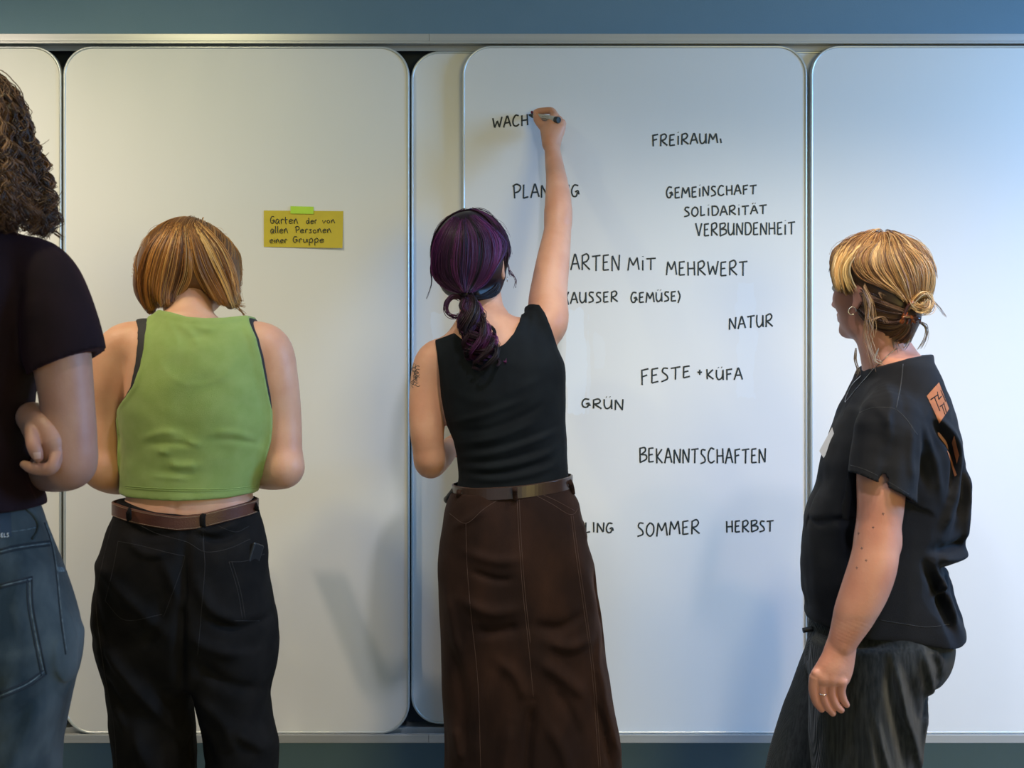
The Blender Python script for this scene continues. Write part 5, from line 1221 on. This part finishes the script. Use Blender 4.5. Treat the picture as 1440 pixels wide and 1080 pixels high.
cols = np.concatenate([lk(c1, len(a1), blond, [3, 3, 2, 1.5]), cc2, lk(c3, len(a3), dark, [4, 2, 3, 1]), pick(rg, gold, [3, 3, 1, 3], len(a4)), pick(rg, [(.42, .27, .13), (.22, .12, .06)], [1, 1.4], len(w1)), pick(rg, [(.40, .32, .22), (.2, .13, .08)], [1, 1], len(w2)), pick(rg, [(.2, .12, .07)], [1], len(w3)), pick(rg, blond + gold, [2, 2, 2, 2, 3, 2, 2, 1], len(bun))])
strands('hair', np.concatenate([a1, a2, a3, a4, w1, w2, w3, bun]), .0010, M['hair'], g4, np.clip(cols, 0, 1), (cV, cF, (.09, .045, .022)))
# claw clip below the bun
clip = []
for o_, s_ in ((0, 1), (1, -1)):
    base = P(1276 + o_ * 12, 440 + o_ * 4, .70)
    clip.append(catmull(np.array([base, P(1270 + o_ * 14, 448 + o_ * 2, .705), P(1266 + o_ * 22, 454, .70)]), 4))
for i in range(5): clip.append(catmull(np.array([P(1272 + i * 5.5, 446 + i * .6, .708), P(1271 + i * 5.8, 451, .704), P(1269 + i * 6.2, 455, .698)]), 3))
clip.append(catmull(np.array([P(1283, 424, .715), P(1276, 432, .712), P(1270, 446, .708)]), 4))
clip.append(catmull(np.array([P(1268, 447, .708), P(1280, 446, .71), P(1294, 449, .705)]), 4))
tubes('hair_clip', clip, [.0034] * 2 + [.0020] * 5 + [.0036, .0042], M['shell_clip'], g4, sides=8, flat=.7)
adopt(g4)
# ------------------------------------------------------------------ curly-haired person cut by the left edge
M['tee_plum'] = mat('dark_plum_tee', (0.011, 0.005, 0.009), 0.85, (0.016, 0.007, 0.012), 14, bump=0.2, bscale=800, spec=0.2, sheen=0.06, sheen_tint=(.6, .2, .4))
M['denim'] = mat('washed_charcoal_denim', (0.022, 0.038, 0.052), 0.85, (0.115, 0.145, 0.160), 8, stretch=(1.6, 1, .8), bump=0.5, bscale=900, spec=0.2, sheen=0.1, lo=.40, hi=.75)
M['denim_light'] = mat('faded_denim_seam', (0.16, 0.21, 0.24), 0.85, (0.05, 0.075, 0.095), 120)
M['denim_dark'] = mat('dark_denim_seam', (0.012, 0.020, 0.032), 0.85)
M['patch'] = mat('navy_label_patch', (0.012, 0.020, 0.032), 0.6); M['white_print'] = mat('white_print', (0.65, 0.68, 0.70), 0.6)
d1 = 1.05
g1 = person('person with long curly brown hair in a dark plum tee and grey jeans, arms crossed', (PX(-40, d1), -d1, 0))
body = Field((PX(-262, d1), -1.30, PZ(900, d1)), (PX(160, 1.05), -0.62, PZ(70, d1)), 0.0055)
tors = [rowp(345, -95, 20, d1, .07), rowp(370, -135, 52, d1, .10), rowp(410, -150, 68, d1, .115), rowp(480, -150, 60, d1, .12), rowp(560, -125, 42, d1, .115), rowp(650, -118, 40, d1, .105), rowp(720, -124, 46, d1, .108), rowp(800, -140, 62, d1, .115), rowp(870, -140, 70, d1, .11)]
body.loft(tors)
body.tube([P(-38, 390, 1.05), P(-38, 330, 1.03), P(-38, 280, 1.02)], [.062, .054, .052], .03)
A1 = frame((.05, 1, -.02)); hc1 = P(-40, 215, 1.0)
T1 = head(body, hc1, A1, 1.05)
uR = ([P(40, 400, d1), P(66, 425, 1.06), P(84, 490, 1.08), P(94, 560, 1.09), P(99, 620, 1.10), P(98, 648, 1.10)], [.056, .058, .051, .0455, .0440, .0415])
fR = ([P(98, 646, 1.10), P(95, 655, 1.08), P(68, 662, 1.00), P(35, 655, .92), P(-40, 630, .86)], [.0440, .0440, .038, .034, .026])
uL = ([P(-120, 400, d1), P(-146, 425, 1.06), P(-164, 490, 1.07), P(-172, 560, 1.07), P(-176, 640, 1.07)], [.056, .058, .051, .047, .043])
fL = ([P(-176, 640, 1.07), P(-174, 648, 1.06), P(-140, 640, .96), P(-60, 610, .87), P(10, 590, .90), P(30, 585, .97)], [.043, .043, .038, .034, .028, .024])
for a in (uR, fR, uL, fL): body.tube(*a, .012, 6)
q = lambda X, Y, d: P(X / 7.2, 540 + Y / 7.2, d)
q = lambda X, Y, d: P(X / 7.2, 540 + Y / 7.2, d + .055)
h1 = Field(np.array(P(55, 620, 1.06)) - (.11, .22, .09), np.array(P(55, 620, 1.06)) + (.08, .12, .10), 0.0018)
h1.tube([P(10, 590, .90), P(30, 584, .97), q(320, 330, 1.02), q(400, 400, 1.04)], [.028, .025, .022, .024], .01, 5)
h1.tube([q(330, 330, 1.02), q(440, 430, 1.06), q(520, 560, 1.08), q(560, 660, 1.085)], [.023, .026, .021, .014], .012, 5)
h1.tube([q(330, 350, 1.02), q(400, 520, 1.05), q(470, 650, 1.07), q(520, 720, 1.08)], [.022, .023, .020, .014], .012, 5)
h1.tube([q(320, 360, 1.03), q(322, 480, 1.085), q(335, 600, 1.105), q(365, 690, 1.11), q(388, 745, 1.105)], [.0150, .0120, .0115, .0108, .0080], .003, 5)   # thumb
h1.tube([q(575, 690, 1.085), q(555, 790, 1.10), q(515, 850, 1.105), q(420, 865, 1.105), q(320, 850, 1.10), q(245, 815, 1.095)], [.0125, .0110, .0115, .0105, .0095, .0070], .003, 5)  # index
h1.tube([q(600, 660, 1.06), q(600, 730, 1.05), q(560, 800, 1.04), q(460, 810, 1.05), q(380, 800, 1.06)], [.012, .0108, .011, .0100, .0080], .002, 5)
h1.tube([q(590, 600, 1.04), q(590, 690, 1.02), q(540, 740, 1.01), q(450, 750, 1.03)], [.0115, .0105, .0100, .0080], .002, 5)
h1.tube([q(560, 540, 1.02), q(560, 620, 1.0), q(510, 680, .99), q(430, 700, 1.0)], [.0105, .0095, .0090, .0075], .002, 5)
hb = Field(np.array(P(-40, 630, .86)) - (.16, .10, .12), np.array(P(-40, 630, .86)) + (.10, .10, .12), 0.003)
hand(hb, P(-40, 630, .86), (-.9, 0, .25), (.1, -1, 0), -1, (.5, .6, .7, .8), .4, .95)
b1 = build('body', [body, h1, hb], M['skin_d'], g1)
eyes(T1, A1, 1.05, g1)
bvb1 = bvh(b1)
nn = decal('fingernail', bvb1, [(46.5, 636.5), (57, 635.5), (57.5, 644.5), (48.5, 645.5)], M['nail'], b1, 5, 5, off=.0006)

tee = Field((PX(-262, d1), -1.32, PZ(740, d1)), (PX(165, d1), -0.72, PZ(305, d1)), 0.005)
tee.loft([rowp(y, l, r_, d1, b_, n_) for y, l, r_, b_, n_ in ((318, -75, 6, .06, 2.1), (330, -100, 34, .08, 2.1), (345, -120, 50, .095, 2.1), (370, -142, 60, .112, 2.2), (410, -155, 66, .128, 2.2), (480, -155, 62, .132, 2.2), (520, -142, 50, .130, 2.2), (560, -132, 44, .128, 2.2), (590, -128, 40, .126, 2.2), (620, -126, 40, .125, 2.2), (655, -126, 46, .126, 2.2), (690, -130, 60, .13, 2.2), (704, -132, 66, .132, 2.2), (720, -132, 66, .132, 2.2))], .01)
tee.tube([P(10, 375, d1), P(50, 385, 1.06), P(74, 425, 1.075), P(88, 470, 1.085), P(97, 520, 1.09)], [.050, .060, .0600, .0620, .064], .02, 6)
tee.tube([P(-90, 375, d1), P(-130, 385, 1.06), P(-154, 425, 1.07), P(-168, 470, 1.08), P(-176, 520, 1.09)], [.050, .060, .0600, .0610, .062], .02, 6)
tee.loft(tors, .01, .008); tee.tube(uR[0][:3], uR[1][:3], .02, 6, grow=.006)
tee.folds([([(20, 480), (8, 540), (10, 600)], 8, .006), ([(30, 560), (10, 620), (0, 680)], 8, -.006), ([(40, 600), (20, 650), (30, 700)], 8, .006), ([(60, 400), (50, 450), (48, 500)], 7, -.005), ([(75, 420), (80, 460)], 8, .003), ([(5, 640), (30, 680), (60, 704)], 7, .005), ([(10, 350), (0, 400)], 10, .003)], d1, ymid=-d1)
tee.noise(.0025, 14, 41)
Sl = lambda X: -.018 + PZ(517, 1.08) + (X - PX(50, 1.08)) * ((PZ(478, 1.08) - PZ(517, 1.08)) / (PX(137, 1.08) - PX(50, 1.08)))
tee.cut(lambda X, Y, Z: np.where(X > PX(50, 1.06), Sl(X) - Z, -1)); tee.cut(lambda X, Y, Z: np.where(X < PX(-140, 1.06), np.float32(PZ(500, 1.08)) - Z, -1))
tee.cut(lambda X, Y, Z: (np.float32(PZ(713.5, d1)) + 0 * X) - Z)
tee.tube([P(80, 490, 1.08), P(88, 520, 1.085), P(92, 560, 1.09)], [.050, .055, .060], .003, 4, sub=True)
tt1 = build('tee_shirt', tee, M['tee_plum'], g1)

jn = Field((PX(-240, d1), -1.30, 0.03), (PX(135, d1), -0.76, PZ(690, d1)), 0.0058)
jn.loft([rowp(y, l, r_, d1, b_, 2.3) for y, l, r_, b_ in ((696, -133, 57, .122), (706, -135, 58, .124), (722, -138, 64, .128), (740, -142, 70, .132), (765, -150, 79, .138), (800, -165, 91, .146), (850, -178, 105, .152), (890, -185, 114, .152), (925, -185, 114, .140), (950, -180, 108, .115), (970, -172, 100, .08))], .01, 0, capk=.03)
jn.loft([rowp(y, l, r_, d1, b_) for y, l, r_, b_ in ((900, -40, 115, .135), (950, -36, 113, .13), (1000, -32, 105, .125), (1040, -30, 98, .122), (1080, -30, 93, .12), (1250, -25, 85, .11), (1540, -20, 78, .10))], .02)
jn.loft([rowp(y, l, r_, d1, b_) for y, l, r_, b_ in ((900, -185, -42, .135), (950, -184, -44, .13), (1000, -178, -46, .125), (1080, -168, -50, .12), (1250, -160, -55, .11), (1540, -152, -60, .10))], .01)
jn.folds([([(0, 1000), (40, 965), (75, 930)], 9, .007), ([(5, 1040), (45, 1000), (80, 960)], 8, -.006), ([(40, 1078), (70, 1020), (90, 960)], 9, .006), ([(92, 920), (96, 980), (85, 1060)], 7, -.005), ([(60, 760), (62, 820), (72, 880)], 7, .003), ([(0, 950), (30, 940), (60, 925)], 7, -.004), ([(98, 830), (104, 900), (100, 980)], 6, .004)], d1, ymid=-d1, g=1.4)
jn.noise(.0028, 15, 51, (1, 1, .7))
j1 = build('jeans', jn, M['denim'], g1)
bvj = bvh(j1)
line_on('seam', bvj, [[(0, 773), (20, 768), (45, 764), (70, 761)], [(0, 779), (20, 774), (45, 770), (70, 767)], [(62, 735), (72, 765), (78, 800), (84, 860), (92, 920)], [(0, 822), (20, 817), (45, 811)], [(0, 827), (20, 822), (43, 817)],
      [(45, 811), (46, 850), (55, 900), (65, 948)], [(38, 813), (39, 850), (48, 900), (58, 950)], [(65, 948), (40, 965), (0, 982)], [(62, 942), (38, 958), (0, 975)]], .0019, M['denim_dark'], j1, off=-.0002)['kind'] = 'stuff'
line_on('faded_stitching', bvj, [[(0, 776), (20, 771), (45, 767), (70, 764)], [(64, 735), (74, 765), (80, 800), (86, 860), (93, 915)], [(41.5, 815), (42.5, 850), (51, 900), (61, 945)], [(0, 824.5), (20, 819.5), (44, 814)], [(61, 945), (38, 962), (0, 979)], [(14, 748), (35, 745), (50, 742)]], .0012, M['denim_light'], j1, off=.0001)['kind'] = 'stuff'
line_on('belt_loop', bvj, [[(35, 716), (45, 725), (52, 738), (50, 750), (44, 758)]], .0042, M['denim'], j1, off=.002, flat=.5)
decal('rivet_tab', bvj, [(79, 797), (90, 798), (90, 804), (80, 805)], M['denim_light'], j1, 4, 2)
decal('label_patch', bvj, [(-30, 722), (14, 719), (15.5, 755), (-30, 757)], M['patch'], j1, 8, 6, off=.002)
el = write('ELS', 0, 11, 750.5, 756, 750, 755.5, 1, jit=0)
line_on('label_lettering', bvj, el, .0009, M['white_print'], j1, off=.0028, step=1.2, flat=.4)
for sx in (30, -110): shoe('shoe', PX(sx, d1), -d1 + .02, math.pi / 2, M['shoe_white'], g1)

# curls
rg = np.random.RandomState(17)
cf = Field((PX(-170, d1), -1.24, PZ(345, d1)), (PX(90, d1), -0.82, PZ(60, d1)), 0.005)
cf.ell(P(-40, 195, 1.02), (.088, .100, .120), None, .01); cf.tube([P(-40, 230, 1.05), P(-40, 305, 1.07)], [.088, .078], .03)
cf.ell(np.array(T1(.13, 0, -.05)), (.095, .068, .10), A1, .01, sub=True)
cV, cF = cf.quads(); sm = Samp(cf)
S_, C_ = [], []; NR = 270; n = 28
prof = polyf([(95, 14), (115, 40), (140, 58), (165, 68), (190, 76), (220, 88), (250, 96), (280, 102), (305, 106), (330, 106), (345, 104)])
col0 = pick(rg, [(.085, .040, .022), (.15, .075, .040), (.24, .13, .07), (.045, .022, .014)], [4, 3, 2, 2], NR)
for k in range(NR):
    az = rg.uniform(-2.15, 2.15) if k > 210 else rg.uniform(.15, 1.9)           # 0 = back of the head, + = right
    ys, ye = rg.uniform(85, 170), rg.uniform(285, 333); lay = rg.uniform(.84, 1.02)
    t = np.linspace(0, 1, n); yy = ys + (ye - ys) * t
    rad = prof(yy) * lay
    cx = PX(-40, 1.05) + R(1, 1.05) * rad * math.sin(az) ; cy = -1.03 - R(1, 1.05) * rad * math.cos(az) * .95 - .02 * t
    cz = PZ(yy, 1.07)
    pitch = rg.uniform(.024, .040); ph = 6.28 * (PZ(ys, 1.07) - cz) / pitch * rg.choice([-1, 1]) + rg.uniform(0, 6.28) + rg.normal(0, .5) * np.sin(t * 5)
    hr = rg.uniform(.005, .011) * (0.3 + .9 * t)
    base = np.stack([cx + hr * np.cos(ph) + .006 * np.sin(t * 6 + k), cy + hr * np.sin(ph), cz], -1)
    for j in range(11):
        w = rg.normal(0, .0024, 3); S_.append(base + w * (.4 + t)[:, None] + rg.normal(0, .0007, 3) * np.sin(t * 14 + rg.uniform(0, 6))[:, None]); C_.append(col0[k] * rg.uniform(.7, 1.4))
for k in range(60):   # frizz
    x0, y0 = rg.uniform(-10, 60), rg.uniform(150, 320); a = rg.uniform(-.6, 1.0); L = rg.uniform(15, 45); dd = rg.uniform(1.0, 1.1)
    x0 = -40 + prof(y0) * rg.uniform(.85, .98); t = np.linspace(0, 1, n)
    S_.append(np.stack([PX(x0 + L * t * math.cos(a) * .6 + 4 * np.sin(t * 7 + k), dd), np.full(n, -dd), PZ(y0 + L * t * math.sin(a) + 3 * np.cos(t * 8 + k), dd)], -1)); C_.append(np.array((.10, .055, .035)))
cr = shell_hair(rg, T1, A1, sm, 700, n, .05, (0, 6.28), (1.0, 1.75), off=(.004, .016), r=.11)
cr += .003 * np.sin(np.linspace(0, 30, n)[None, :, None] + rg.uniform(0, 6.28, (700, 1, 3)))
S_ = np.concatenate([np.array(S_), cr]); C_ += [col0[k] for k in rg.randint(0, NR, 700)]
strands('hair', S_, .0013, M['hair'], g1, np.clip(np.array(C_), 0, 1), (cV, cF, (.012, .006, .004)))
adopt(g1)
